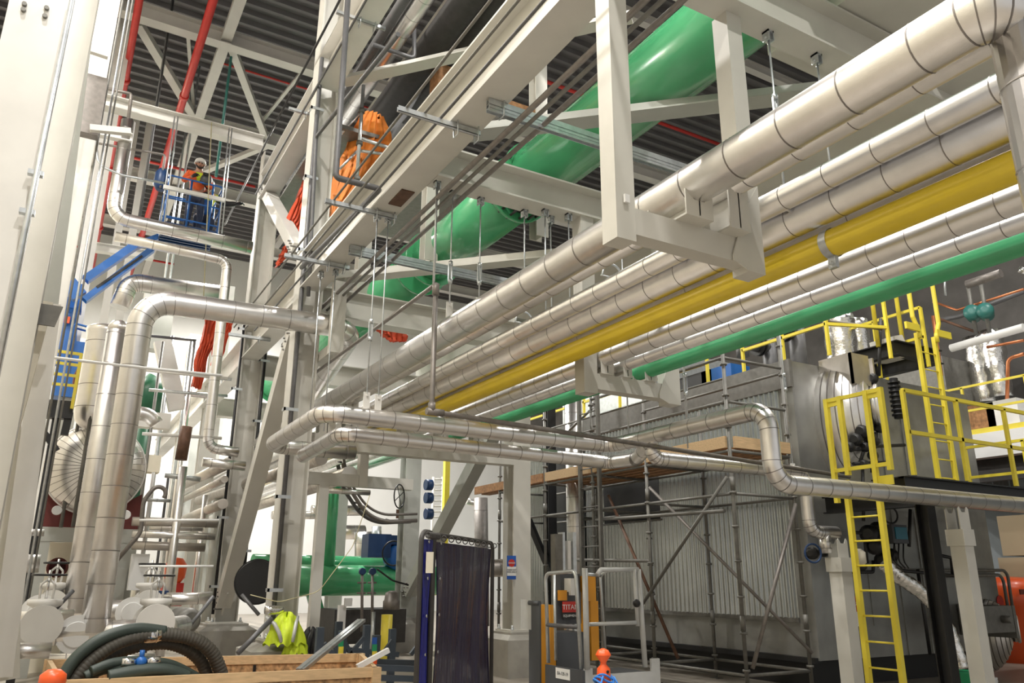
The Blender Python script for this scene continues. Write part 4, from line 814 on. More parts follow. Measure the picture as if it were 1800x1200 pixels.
# ---- blue boom lift and basket with workers
BLU = ['blue']
t = thing('boom_lift', 'blue articulated boom lift raising the two workers', 'lift', at(118, 640, Y=18.4))
def lp(px, py, Y): return at(px, py, Y=Y)
for i, (a, b, w, nm) in enumerate([((150, 492), (243, 428), .16, 'upper_boom'), ((148, 528), (268, 438), .12, 'lower_boom'), ((120, 498), (140, 522), .30, 'knuckle'), ((240, 432), (285, 415), .12, 'jib')]):
    mb = MB(); mb.bar(lp(*a, 18), lp(*b, 18), .22, w); part(mb, nm, BLU, t)
for i, (a, b, w, nm) in enumerate([((118, 545), (113, 640), .42, 'turret'), ((128, 500), (124, 550), .20, 'riser')]):
    mb = MB(); mb.bar(lp(*a, 18.6), lp(*b, 18.6), .4, w, 0, up=(0, 1, 0)); part(mb, nm, BLU, t)
mb = MB(); mb.bar(lp(170, 505, 17.9), lp(250, 450, 17.9), .05, .05); part(mb, 'hydraulic_hose', ['black'], t)
q = lp(118, 562, 18.3); mb = MB(); mb.box(q-np.array([.05, .02, .07]), q+np.array([.05, .02, .07])); part(mb, 'warning_decal', ['orange'], t)
q = lp(118, 700, 18.6); mb = MB(); mb.box((q[0]-.15, 18.5, 0), (q[0]+.2, 18.9, q[2])); part(mb, 'mast_base', ['grey_paint'], t); mb = MB(); mb.box((q[0]-.3, 18.4, q[2]), (q[0]+.38, 19.0, q[2]+1.2)); part(mb, 'engine_cover', BLU, t)
for k, dy in enumerate((0, .35)):
    a, b = lp(130, 570, 18.3), lp(150, 640, 18.3); mb = MB(); mb.path([(a[0], 18.2+dy, b[2]), (a[0], 18.2+dy, a[2]), (b[0], 18.2+dy, a[2]-.05), (b[0]-.05, 18.2+dy, b[2])], .022, .06, 8); part(mb, 'hand_rail', BLU, t)
bx0, bx1, by0, by1, bz = 1.18, 2.28, 16.95, 18.0, 8.86
t = thing('lift_basket', 'blue basket of the boom lift with a black ribbed underside', 'basket', ((bx0+bx1)/2, 17.5, bz))
mb = MB(); mb.box((bx0, by0, bz-.05), (bx1, by1, bz)); 
for k in range(7): mb.box((bx0+.02, by0+.15*k, bz-.10), (bx1-.02, by0+.05+.15*k, bz-.05))
part(mb, 'floor', ['motor_blue'], t)
for z in (.12, .55, 1.08): mb = MB(); mb.path([(bx0, by0, bz+z), (bx1, by0, bz+z), (bx1, by1, bz+z), (bx0, by1, bz+z), (bx0, by0+.02, bz+z)], .020, .1, 8); part(mb, 'guard_rail', BLU, t)
for (x, y) in ((bx0, by0), (bx0+.45, by0), (bx1, by0), (bx1, by1), (bx0, by1), (bx0+.9, by0)): mb = MB(); mb.tube((x, y, bz-.05), (x, y, bz+1.08), .022, 8); part(mb, 'upright', BLU, t)
mb = MB(); mb.lathe((bx0-.15, 17.1, bz+.75), (0, 0, 1), [(0, .08), (.1, .15), (.4, .14), (.5, .08)], 14); part(mb, 'tool_bag', ['motor_blue'], t)
mb = MB(); mb.bar(at(287, 328, Y=16.7), at(395, 352, Y=16.7), .07, .08); single(mb, 'strut_channel', ['white'], 'very bright horizontal strut in front of the worker\'s waist', 'strut')
for i, (xa, xb, lab) in enumerate([(313, 287, 'leftmost'), (307, 280, 'second'), (403, 384, 'right'), (408, 390, 'rightmost')]):
    mb = MB(); mb.tube(at(xa, 205 if i < 2 else 225, Y=16.75), at(xb, 410, Y=16.75), .014, 6); single(mb, 'threaded_rod', ['galv'], '%s of the long thin hanger rods around the worker' % lab, 'rod')
mb = MB(); mb.tube(at(372, 215, Y=16.6), at(358, 520, Y=16.6), .010, 6); single(mb, 'rope', ['rope'], 'thin pale rope hanging in front of the worker', 'rope')

def skin(name, nodes, edges, m, parent, sub=2):
    """nodes: {key: (xyz, radius)} grown to one skinned surface"""
    keys = list(nodes); pl = wloc(parent); me = bpy.data.meshes.new(name)
    me.from_pydata([tuple(V3(nodes[k][0])-pl) for k in keys], [(keys.index(a), keys.index(b)) for a, b in edges], [])
    ob = bpy.data.objects.new(name, me); COL.objects.link(ob); ob.parent = parent; me.materials.append(M[m])
    md = ob.modifiers.new('skin', 'SKIN'); md.use_smooth_shade = True
    if not me.skin_vertices: 
        import bmesh
        bm = bmesh.new(); bm.from_mesh(me); bm.verts.layers.skin.verify(); bm.to_mesh(me); bm.free()
    for i, k in enumerate(keys):
        r = nodes[k][1]; me.skin_vertices[0].data[i].radius = (r, r) if not hasattr(r, '__len__') else r
        me.skin_vertices[0].data[i].use_root = (i == 0)
    s = ob.modifiers.new('subsurf', 'SUBSURF'); s.levels = sub; s.render_levels = sub
    return ob
def person(base, yaw, label, J, top, legs, hat, vest=None, sleeve=None):
    """J: joint offsets in the body's own frame (x right, y forward, z up)"""
    t = thing('person', label, 'person', base); c, s = math.cos(yaw), math.sin(yaw)
    def W(p): return np.array([base[0]+p[0]*c-p[1]*s, base[1]+p[0]*s+p[1]*c, base[2]+p[2]])
    P_ = {k: (W(v[0]), v[1]) for k, v in J.items()}
    E_ = [('pelvis', 'spine'), ('spine', 'chest'), ('chest', 'neck'), ('neck', 'jaw'), ('jaw', 'head'), ('head', 'crown')]
    for q in 'lr': E_ += [('chest', 'sh'+q), ('sh'+q, 'el'+q), ('el'+q, 'wr'+q), ('pelvis', 'hp'+q), ('hp'+q, 'kn'+q), ('kn'+q, 'an'+q), ('an'+q, 'to'+q)]
    skin('body', P_, E_, 'skin', t)
    jk = {k: (P_[k][0], P_[k][1]*1.16+.008) for k in ('pelvis', 'spine', 'chest', 'shl', 'ell', 'wrl', 'shr', 'elr', 'wrr')}
    jk['wrl'] = (P_['wrl'][0]*.9+P_['ell'][0]*.1, P_['wrl'][1]*1.25); jk['wrr'] = (P_['wrr'][0]*.9+P_['elr'][0]*.1, P_['wrr'][1]*1.25)
    skin('jacket', jk, [e for e in E_ if e[0] in jk and e[1] in jk], top, t)
    tr = {k: (P_[k][0]-np.array([0, 0, .03 if k == 'pelvis' else 0]), P_[k][1]*1.13+.006) for k in ('pelvis', 'hpl', 'knl', 'anl', 'hpr', 'knr', 'anr')}
    skin('trousers', tr, [e for e in E_ if e[0] in tr and e[1] in tr], legs, t)
    for q in 'lr':
        a, b = P_['an'+q][0], P_['to'+q][0]; mb = MB(); mb.sweep([a+np.array([0, 0, .05]), a-np.array([0, 0, .02]), (a+b)/2, b], [.055, .06, .055, .045], 12); part(mb, 'boot', ['black'], t)
        e, w_ = P_['el'+q][0], P_['wr'+q][0]; d = unit(w_-e); _, x, z = frame(d); mb = MB(); pc = w_+d*.045; mb.sweep([w_-d*.02, pc-d*.01, pc+d*.03, pc+d*.05], [.032, .042, .042, .034], 10)
        part(mb, 'glove', ['black'], t)
        for k in range(4):
            o = pc+d*.045+x*(-.030+.020*k); L = (.062, .072, .068, .052)[k]; f = MB(); f.sweep([o, o+d*L*.45, o+d*L*.75-z*.02, o+d*L*.8-z*.045], [.011, .0105, .0095, .008], 8); part(f, 'finger', ['black'], t)
        sd = 1 if q == 'l' else -1; o = pc-d*.01+x*sd*.038; f = MB(); f.sweep([o, o+d*.025+x*sd*.018, o+d*.05+x*sd*.012-z*.015], [.013, .011, .009], 8); part(f, 'thumb', ['black'], t)
    hd, cw = P_['head'][0], P_['crown'][0]; up = unit(cw-P_['jaw'][0]); fw = W((0, 1, 0))-W((0, 0, 0)); fw = unit(fw-up*np.dot(fw, up)); sdv = np.cross(fw, up)
    for k in (-1, 1):
        mb = MB(); mb.ball(hd+fw*.088+sdv*.032*k+up*.005, .012); part(mb, 'eye', ['black'], t)
        mb = MB(); mb.ball(hd+sdv*.092*k, .028, sq=(.6, .6, 1.2)); part(mb, 'ear', ['skin'], t)
    mb = MB(); mb.sweep([hd+fw*.085+up*.0, hd+fw*.115-up*.035, hd+fw*.09-up*.045], [.010, .016, .012], 8); part(mb, 'nose', ['skin'], t)
    mb = MB(); mb.sweep([hd+fw*.085-up*.075-sdv*.028, hd+fw*.096-up*.078, hd+fw*.085-up*.075+sdv*.028], .007, 6); part(mb, 'mouth', ['dark_red'], t)
    mb = MB(); mb.sweep([hd+fw*.02-up*.03-sdv*.09, hd+fw*.07-up*.10-sdv*.05, hd+fw*.082-up*.118, hd+fw*.07-up*.10+sdv*.05, hd+fw*.02-up*.03+sdv*.09], [.014, .022, .024, .022, .014], 8); part(mb, 'beard', ['hair'], t)
    h = MB(); o = hd+up*.015
    h.lathe(o, up, [(0, .128), (.008, .132), (.015, .122), (.06, .118), (.10, .098), (.125, .06), (.135, .0)], 26); part(h, 'hard_hat', [hat], t)
    h = MB(); n = 9; pts = [o+fw*(.118+.05*math.cos(a))*math.cos(a)+sdv*.115*math.sin(a)+up*.0 for a in np.linspace(-1.1, 1.1, n)]; h.add([*pts, *[p+up*.012-fw*.06 for p in pts]], [(i, i+1, n+i+1, n+i) for i in range(n-1)]); 
    h.sweep(pts, .008, 6); part(h, 'hat_brim', [hat], t)
    if vest:
        v = {k: (P_[k][0], P_[k][1]*1.26+.012) for k in ('pelvis', 'spine', 'chest')}; skin('vest', v, [('pelvis', 'spine'), ('spine', 'chest')], vest, t)
    if sleeve: 
        v = {k: (P_[k][0], P_[k][1]*1.3+.012) for k in ('shl', 'ell', 'wrl')}; skin('sleeve', v, [('shl', 'ell'), ('ell', 'wrl')], sleeve, t)
    return t, W, P_
JS = dict(pelvis=((0, 0, .96), .135), spine=((0, .0, 1.16), .13), chest=((0, .01, 1.38), .145), neck=((0, .02, 1.53), .062), jaw=((0, .05, 1.60), .075), head=((0, .065, 1.675), .09), crown=((0, .055, 1.75), .075),
          shl=((-.19, .0, 1.44), .068), ell=((-.30, .04, 1.17), .052), wrl=((-.12, .26, 1.17), .034), shr=((.19, .0, 1.44), .068), elr=((.30, .05, 1.19), .052), wrr=((.13, .28, 1.25), .034),
          hpl=((-.10, 0, .88), .095), knl=((-.14, .05, .50), .068), anl=((-.14, 0, .09), .045), tol=((-.15, .16, .045), .04), hpr=((.10, 0, .88), .095), knr=((.11, .12, .52), .068), anr=((.12, .02, .09), .045), tor=((.13, .18, .045), .04))
t, W, PP = person((1.78, 17.35, bz), PI, 'person in orange jacket and white hard hat holding a dark welding hood', JS, 'jacket_orange', 'denim', 'white')
mb = MB(); v = {k: 0 for k in ()}; a = W((0, .155, 1.42)); b = W((0, .165, 1.20)); mb.plate([a+np.array([-.07, 0, 0]), a+np.array([.07, 0, 0]), b+np.array([.035, 0, 0]), b+np.array([-.035, 0, 0])], (0, -.02, 0)); part(mb, 'shirt_front', ['hivis'], t)
t = thing('welding_hood', 'dark grey welding hood held at the worker\'s chest', 'hood', W((-.1, .38, 1.16)))
mb = MB(); c = W((-.10, .36, 1.20)); mb.lathe(c-np.array([0, 0, .13]), (.3, 0, 1), [(0, .05), (.04, .10), (.10, .125), (.17, .12), (.23, .08), (.25, .01)], 22); part(mb, 'shell', ['truck_grey'], t)
mb = MB(); mb.box(c+np.array([-.06, -.16, .02]), c+np.array([.06, -.13, .08])); part(mb, 'visor', ['black'], t)
J2 = dict(JS); J2.update(pelvis=((0, -.1, .62), .135), spine=((0, .0, .82), .13), chest=((0, .08, 1.02), .145), neck=((0, .13, 1.15), .06), jaw=((0, .17, 1.21), .075), head=((0, .19, 1.285), .09), crown=((0, .18, 1.36), .075),
          shl=((-.19, .07, 1.08), .068), ell=((-.42, .14, .93), .052), wrl=((-.66, .22, .98), .034), shr=((.19, .07, 1.08), .068), elr=((.26, .25, .88), .052), wrr=((.12, .42, .92), .034),
          hpl=((-.10, -.1, .56), .095), knl=((-.16, .25, .42), .068), anl=((-.14, -.05, .09), .045), tol=((-.15, .1, .045), .04), hpr=((.10, -.1, .56), .095), knr=((.16, .28, .40), .068), anr=((.14, -.02, .09), .045), tor=((.15, .13, .045), .04))
person((2.03, 17.62, bz), PI, 'crouching person in grey hard hat and blue vest, reaching right in black sleeves', J2, 'hivis', 'denim', 'silver_tape', vest='blue', sleeve='black')

# ---- yellow rail and black steel left of the tank
t = thing('stair_rail', 'small yellow ladder rail beside the blue turret', 'rail', at(120, 700, Y=15.0))
for (a, b) in (((143, 622), (126, 718)),): mb = MB(); mb.bar(at(*a, Y=15), at(*b, Y=15), .05, .05, 0, up=(0, 1, 0)); part(mb, 'stile', ['rail_yellow'], t)
for (a, b) in (((88, 615), (145, 623)), ((85, 635), (137, 642)), ((83, 655), (135, 661)), ((80, 673), (132, 678))): mb = MB(); mb.bar(at(*a, Y=15), at(*b, Y=15), .045, .045); part(mb, 'rung', ['rail_yellow'], t)
mb = MB(); mb.bar(at(72, 718, Y=15.2), at(128, 722, Y=15.2), .2, .30); mb.bar(at(122, 725, Y=15.2), at(113, 765, Y=15.2), .12, .12, 0, up=(0, 1, 0)); mb.bar(at(70, 750, Y=15.2), at(100, 792, Y=15.2), .1, .1); q = at(100, 730, Y=15.2); mb.box((q[0]-.06, 15.2, 0), (q[0]+.06, 15.32, q[2])); single(mb, 'black_bracket', ['black'], 'black steel bracket below the small yellow rail', 'bracket')
mb = MB(); mb.ball(at(147, 668, Y=17.3), .24, sq=(.8, .8, 1.4)); single(mb, 'maroon_vessel', ['dark_red'], 'maroon egg-shaped vessel behind the small yellow rail', 'vessel')

# ---- orange and red tarps in the frame
def tarp(name, pts, label, m, thick=.03, amp=.05):
    """draped sheet: rows of world points, wrinkled"""
    rows = []; U, Vn = 22, 26; P_ = np.array(pts, float); R_, C_ = P_.shape[0], P_.shape[1]
    for i in range(U+1):
        u = i/U*(R_-1); i0 = min(int(u), R_-2); fu = u-i0; row = []
        for j in range(Vn+1):
            v = j/Vn*(C_-1); j0 = min(int(v), C_-2); fv = v-j0
            p = (P_[i0, j0]*(1-fv)+P_[i0, j0+1]*fv)*(1-fu)+(P_[i0+1, j0]*(1-fv)+P_[i0+1, j0+1]*fv)*fu
            a = amp*(math.sin(j*1.3+math.sin(i*.35)*1.6)+.5*math.sin(j*2.9+i*.25)); row.append(p+np.array([a*.5, -a, .2*a*math.sin(i*.7)]))
        rows.append(row)
    mb = MB(); n = Vn+1; fs = [(i*n+j, i*n+j+1, (i+1)*n+j+1, (i+1)*n+j) for i in range(U) for j in range(Vn)]
    mb.add([p for r in rows for p in r], fs, 0, True); mb.add([p+np.array([0, thick, 0]) for r in rows for p in r], [f[::-1] for f in fs], 0, True)
    return single(mb, name, [m], label, 'tarp')
A_ = lambda x, y, Y: at(x, y, Y=Y)
tarp('tarp', [[A_(636, 195, 13.4), A_(655, 196, 13.2), A_(672, 206, 12.9)], [A_(615, 230, 13.4), A_(650, 235, 13), A_(690, 243, 12.8)], [A_(600, 272, 13.3), A_(640, 275, 12.9), A_(686, 262, 12.7)], [A_(592, 300, 13.3), A_(625, 305, 12.9), A_(665, 300, 12.7)], [A_(584, 345, 13.2), A_(602, 350, 12.9), A_(628, 348, 12.8)], [A_(580, 378, 13.1), A_(590, 380, 13), A_(600, 372, 12.9)]], 'orange canvas tarp draped on scaffold tubes in the upper centre', 'orange_tarp')
tarp('tarp', [[A_(540, 295, 15.4), A_(556, 290, 15.4)], [A_(524, 340, 15.2), A_(553, 340, 15)], [A_(506, 385, 15), A_(540, 372, 14.9)], [A_(500, 402, 15), A_(530, 410, 14.9)]], 'small orange tarp by the cream diagonal brace', 'red_tarp')
tarp('tarp', [[A_(360, 560, 18.6), A_(398, 556, 18.6)], [A_(352, 600, 18.5), A_(384, 592, 18.5)], [A_(345, 630, 18.4), A_(364, 626, 18.4)], [A_(338, 678, 18.4), A_(352, 684, 18.4)]], 'long red-orange tarp strip hanging at the left of the frame', 'red_tarp')
tarp('tarp', [[A_(394, 552, 18.8), A_(416, 545, 18.8)], [A_(378, 600, 18.8), A_(402, 585, 18.8)], [A_(372, 642, 18.8), A_(388, 632, 18.8)]], 'second red-orange tarp strip right of the long one', 'red_tarp')
tarp('tarp', [[A_(650, 546, 13.5), A_(690, 545, 13.5), A_(705, 552, 13.5)], [A_(652, 568, 13.4), A_(680, 570, 13.3), A_(712, 575, 13.3)], [A_(675, 590, 13.4), A_(690, 600, 13.3), A_(714, 600, 13.3)]], 'dark red tarp bundle in shadow behind the brown pipe', 'red_tarp')
tarp('tarp', [[A_(497, 440, 16.6), A_(512, 415, 16.6)], [A_(485, 470, 16.4), A_(500, 455, 16.4)]], 'red cloth scrap between the two frame columns', 'red_tarp')
t = thing('tarp_scaffold', 'galvanised scaffold tubes holding up the orange tarp', 'scaffold', A_(628, 320, 12.6))
for (a, b, Y, r) in [((639, 150), (627, 318), 12.55, .035), ((635, 195), (600, 235), 13, .026), ((632, 262), (597, 297), 12.9, .026), ((632, 265), (682, 272), 12.6, .032), ((633, 243), (690, 262), 12.6, .04)]:
    mb = MB(); mb.tube(A_(*a, Y), A_(*b, Y), r, 10); part(mb, 'tube', ['galv'], t)
for y_ in (195, 252, 314): c = A_(636-(y_-195)*.07, y_, 12.55); mb = MB(); mb.tube(c-np.array([0, 0, .04]), c+np.array([0, 0, .04]), .06, 10); part(mb, 'coupler', ['galv_dull'], t)

# ---- background between the columns
t = thing('green_header', 'green horizontal header pipe with a vertical green riser, centre background', 'pipe', (6.6, 20, 1.1))
mb = MB(); mb.tube((5.2, 20, 1.54), (9.2, 20, 1.54), .37, 36); part(mb, 'header', ['green'], t)
mb = MB(); mb.tube((6.22, 20, 1.6), (6.22, 20, 4.2), .165, 24); mb.tube((6.22, 20, 3.8), (6.22, 20, 3.88), .23, 24); part(mb, 'riser', ['green'], t)
mb = MB(); mb.tube((5.9, 20.1, 1.3), (6.3, 19.9, .0), .17, 20); part(mb, 'leg', ['green'], t)
mb = MB(); mb.tube((4.6, 21, 1.95), (9, 21.4, 1.95), .22, 20); single(mb, 'green_pipe', ['green'], 'smaller green pipe just behind the green header', 'pipe')
for i, (px0, py0, px1, py1, Y, r, m, lab) in enumerate([(548, 897, 640, 897, 24, .16, 'jacket', 'bright silver pipe crossing behind the green riser, upper'), (560, 935, 640, 935, 24.5, .22, 'jacket', 'bright silver pipe crossing behind the green riser, lower'),
        (640, 935, 640, 990, 23, .28, 'jacket', 'fat silver vertical elbow leg left of the blue motor'), (662, 925, 662, 960, 22, .14, 'galv', 'pale vertical duct above the blue motor'),
        (478, 905, 560, 905, 24, .12, 'jacket', 'silver pipe between the diagonal brace and the vest column'), (820, 880, 850, 890, 20, .09, 'jacket', 'small silver pipes right of the welding curtain top'), (845, 875, 848, 1100, 18.5, .18, 'tube_grey', 'grey vertical pipe above the welding curtain'), (575, 862, 650, 866, 17, .06, 'jacket', 'thin silver pipe under the far hanging frame')]):
    ins('background_pipe', lab, [at(px0, py0, Y=Y), at(px1, py1, Y=Y)], r, m=m, step=.8)
t = thing('blue_motor', 'dark blue motor and blower on the green header', 'motor', at(660, 990, Y=19.8)); c = at(665, 960, Y=19.8)
mb = MB(); mb.box(c-np.array([.36, .25, .28]), c+np.array([.25, .25, .3])); part(mb, 'motor_box', ['motor_blue'], t)
mb = MB(); mb.box(c+np.array([.25, -.2, .05]), c+np.array([.75, .2, .28])); part(mb, 'terminal_box', ['motor_blue'], t)
mb = MB(); mb.lathe(c+np.array([.55, 0, -.25]), (0, -1, 0), [(-.2, .34), (.15, .34), (.2, .25), (.22, .1)], 24); part(mb, 'volute', ['blue'], t)
c2 = at(692, 972, Y=19.3); mb = MB(); mb.ring(c2, (0, 1, 0), .30, .02, 24); part(mb, 'cable_loop', ['black'], t)
# gauge assemblies before the header
for i, px in enumerate((637, 655)):
    t = thing('pressure_gauge', ['left', 'right'][i]+' dark gauge head on a small valve stem before the green header', 'gauge', at(px, 1060, Y=16)); c = at(px, 1004, Y=16)
    mb = MB(); mb.lathe(c, (0, -1, 0), [(-.04, .07), (.03, .07), (.04, .06)], 18); part(mb, 'dial_case', ['motor_blue'], t)
    mb = MB(); mb.tube(c-np.array([0, 0, .06]), at(px-1, 1110, Y=16), .03, 10); part(mb, 'stem', ['tube_grey'], t)
    for z in (.22, .42): mb = MB(); mb.tube(c+np.array([-.09, 0, -z]), c+np.array([.09, 0, -z]), .018, 8); part(mb, 'valve_handle', ['tube_grey'], t)
tubething('cable', 'black cable looping from the gauges to the grey column', [at(663, 1000, Y=15.9), at(690, 1020, Y=15.9), at(718, 1028, Y=15.9)], .018, 'black', 'cable', bend=.3)
# gauge stand pipe, bollard
mb = MB(); c = at(657, 1075, Y=15.8); mb.tube((c[0], 15.8, 0), (c[0], 15.8, c[2]), .04, 10); single(mb, 'stand_pipe', ['galv'], 'thin grey stand pipe in front of the green header', 'pipe')
t = thing('bollard', 'yellow steel bollard with grey cap beside the square pedestal', 'bollard', (5.9, 14.6, 0)); c = at(680, 1090, Y=14.6)
mb = MB(); mb.tube((c[0], 14.6, 0), (c[0], 14.6, .95), .105, 20); part(mb, 'post', ['rail_yellow'], t)
c = at(688, 1062, Y=15.6); mb = MB(); mb.lathe((c[0], 15.6, 1.0), (0, 0, 1), [(0, .17), (.16, .17), (.18, .15), (.32, .13), (.36, .05)], 24); single(mb, 'filter_cap', ['tube_grey'], 'grey cylinder cap above the yellow bollard', 'cap')
mb = MB(); a = at(590, 1055, Y=17.2); b = at(715, 1055, Y=17.2); mb.box((a[0], 17.2, .25), (b[0], 18.3, .95)); single(mb, 'skid_box', ['dark'], 'dark olive equipment skid below the green header', 'skid')
mb = MB(); a = at(605, 1050, Y=16.9); mb.box((a[0]-.08, 16.9, 0), (a[0]+.06, 17.05, 1.05)); single(mb, 'stand', ['white'], 'thin white stand before the dark skid', 'stand')
c = at(612, 1058, Y=16.8); mb = MB(); mb.box(c-np.array([.08, .03, .08]), c+np.array([.08, .03, .08])); single(mb, 'junction_box', ['white'], 'white junction box below the green header', 'box')
# rear hanging frame (front of green) with leg
t = thing('rear_pipe_stand', 'off-white stand with a long square leg behind the tall column, carrying pipe shoes', 'pipe support', (3.88, 12.95, 0))
for (a, b, nm) in (((3.5, 12.96, 3.08), (4.465, 13.09, 3.28), 'crossbar'), ((4.47, 12.95, 3.08), (4.62, 13.1, 3.72), 'post'), ((3.80, 12.95, 0), (3.96, 13.1, 3.08), 'leg')): mb = MB(); mb.box(a, b); part(mb, nm, ['steel_paint'], t)
ins('insulated_pipe', 'dull silver pipe going away on the stand behind the tall column, left one', [(3.78, 12.9, 3.5), (3.3, 22, 3.5)], .11, m='jacket_dull', step=.33)
# cable tray curving
t = thing('curved_cable_tray', 'curved ladder cable tray sweeping down in the background', 'tray', (6, 17, 3))
cpts = fillet([at(600, 812, Y=17), at(607, 850, Y=17), at(650, 916, Y=17), at(730, 913, Y=17)], 1.0, 10)[0]
for dz, r_ in ((.13, .03), (-.02, .045)): mb = MB(); mb.sweep([p+np.array([.04, 0, dz]) for p in cpts], r_, 8); part(mb, 'side_rail', ['tube_grey'], t)
mb = MB(); mb.sweep([p+np.array([.04, .35, dz]) for p in cpts], .045, 8); part(mb, 'side_rail', ['dark_pipe'], t)
for p in cpts[::2]: mb = MB(); mb.tube(p, p+np.array([.04, .35, .05]), .02, 6); part(mb, 'rung', ['black'], t)
c = at(702, 872, Y=17.3); t = thing('chain_wheel', 'black spoked chain wheel hanging left of the grey column', 'wheel', c); mb = MB(); mb.ring(c, (-.9, 1, 0), .27, .016, 28)
for k in range(4): a = PI/2*k+.5; mb.tube(c, c+np.array([.2*math.cos(a), .18*math.cos(a), .27*math.sin(a)]), .010, 6)
part(mb, 'wheel_rim', ['black'], t); mb = MB(); mb.box(c+np.array([-.05, -.02, -.50]), c+np.array([.0, .03, -.30])); part(mb, 'tag', ['rust'], t)
c = at(452, 1022, Y=15.2); t = thing('black_drum', 'large black round cover behind the diagonal brace', 'cover', c); mb = MB(); mb.lathe(c, (-.2, -1, 0), [(-.25, .40), (0, .40), (.001, .38), (.04, .37), (.041, .05)], 36, sm=False); part(mb, 'shell', ['black'], t)
t = thing('caged_ladder', 'white caged ladder in the background left of the yellow post', 'ladder', at(775, 900, Y=24))
for px in (762, 778): mb = MB(); q = at(px, 838, Y=24); mb.tube((q[0], 24, 0), q, .04, 8); part(mb, 'stile', ['bright_paint'], t)
for k in range(8): mb = MB(); mb.tube(at(760, 842+9.5*k, Y=24), at(782, 842+9.5*k, Y=24), .03, 6); part(mb, 'rung', ['bright_paint'], t)
mb = MB(); q = at(788, 790, Y=22); mb.box((q[0]-.08, 22, 0), (q[0]+.08, 22.16, q[2])); single(mb, 'yellow_post', ['rail_yellow'], 'yellow post behind the grey diagonal brace', 'post')
for i, y_ in enumerate((852, 875, 903)): c = at(754, y_, Y=19); mb = MB(); mb.lathe(c, (1, 0, 0), [(-.1, .14), (.08, .14), (.1, .1)], 18); single(mb, 'blue_actuator', ['motor_blue'], ['top', 'middle', 'bottom'][i]+' dark blue actuator stacked at the right of the grey column', 'actuator')
# far scaffolding, vertical silver pipes, and horizontals left of the braced column
vert = [(300, 590, 1050, 21, .05, 'galv', 'bright slim'), (322, 820, 1080, 15, .07, 'jacket', 'silver seamed'), (283, 600, 1010, 19, .035, 'galv_dull', 'thin dull'), (268, 830, 1060, 17, .03, 'bright_paint', 'thin white'), (343, 600, 760, 20, .06, 'jacket', 'shiny upper'),
        (336, 600, 900, 22, .05, 'galv', 'pale distant'), (362, 870, 970, 18, .06, 'jacket', 'short silver'), (295, 840, 1000, 16.5, .025, 'dark_pipe', 'dark thin'), (313, 850, 1040, 16, .02, 'dark_pipe', 'black wiry'), (388, 870, 1060, 20, .12, 'grey_paint', 'square-looking grey')]
for (px, y0, y1, Y, r, m, lab) in vert:
    a = at(px, y0, Y=Y); b = at(px-(y1-y0)*.12, y1, Y=Y); x = (a[0]+b[0])/2; mb = MB(); mb.tube((x, Y, 0), (x, Y, a[2]), r, 12); single(mb, 'vertical_pipe', [m], '%s vertical pipe in the cluttered bay between the drum and the braced column' % lab, 'pipe')
hor = [(232, 916, 382, 920, 15.2, .075, 'jacket_dull', 'topmost fat dull'), (262, 927, 356, 929, 15.6, .05, 'jacket', 'thin second'), (232, 938, 378, 943, 15.0, .06, 'jacket', 'bright third'), (232, 958, 360, 962, 15.4, .075, 'jacket_dull', 'fourth lower'),
       (290, 835, 352, 842, 15.8, .045, 'galv', 'conduit-like upper'), (255, 878, 300, 880, 16, .03, 'galv', 'short thin white'), (292, 1050, 370, 1050, 14.2, .08, 'jacket', 'bright bottom')]
for (x0, y0, x1, y1, Y, r, m, lab) in hor:
    ins('horizontal_pipe', '%s horizontal pipe crossing left of the braced column' % lab, [at(x0, y0, Y=Y), at(x1, y1, Y=Y)], r, m=m, step=.5)
for i, (x0, y0, x1, y1, r) in enumerate([(310, 858, 400, 815, .11), (325, 912, 392, 885, .10), (318, 880, 395, 842, .07)]):
    ins('sloping_pipe', ['upper fat', 'lower fat', 'slimmer middle'][i]+' dull pipe receding behind the braced column', [at(x0, y0, X=2.9), at(x1, y1, X=2.9)], r, m='jacket_dull', step=.5)
for i, (x0, y0, x1, y1, Y, m) in enumerate([(255, 650, 400, 665, 17.9, 'bright_paint'), (262, 685, 400, 696, 18.2, 'galv'), (250, 762, 390, 770, 17.5, 'bright_paint'), (262, 590, 345, 598, 20, 'dark_pipe'), (245, 914, 385, 914, 13, 'white'), (245, 995, 375, 995, 13, 'white')]):
    tubething('sense_line', ['white tube', 'galvanised strut', 'lower white tube', 'dark tube', 'upper cream tubing', 'lower cream tubing'][i]+' crossing left of the frame at drum side', [at(x0, y0, Y=Y), at(x1, y1, Y=Y)], .035 if i < 4 else .018, m)
tubething('flex_conduit', 'grey looping flexible conduit right of the drum', [at(205, 985, Y=14.6), at(248, 935, Y=14.6), at(252, 880, Y=14.6), at(275, 852, Y=14.6), at(295, 862, Y=14.6), at(288, 875, Y=14.6)], .035, 'tube_grey', 'conduit', bend=.3)
mb = MB(); mb.tube(at(328, 750, Y=16), at(318, 808, Y=16), .11, 18); single(mb, 'brown_pipe', ['rust'], 'brown wrapped vertical pipe section left of the frame', 'pipe')
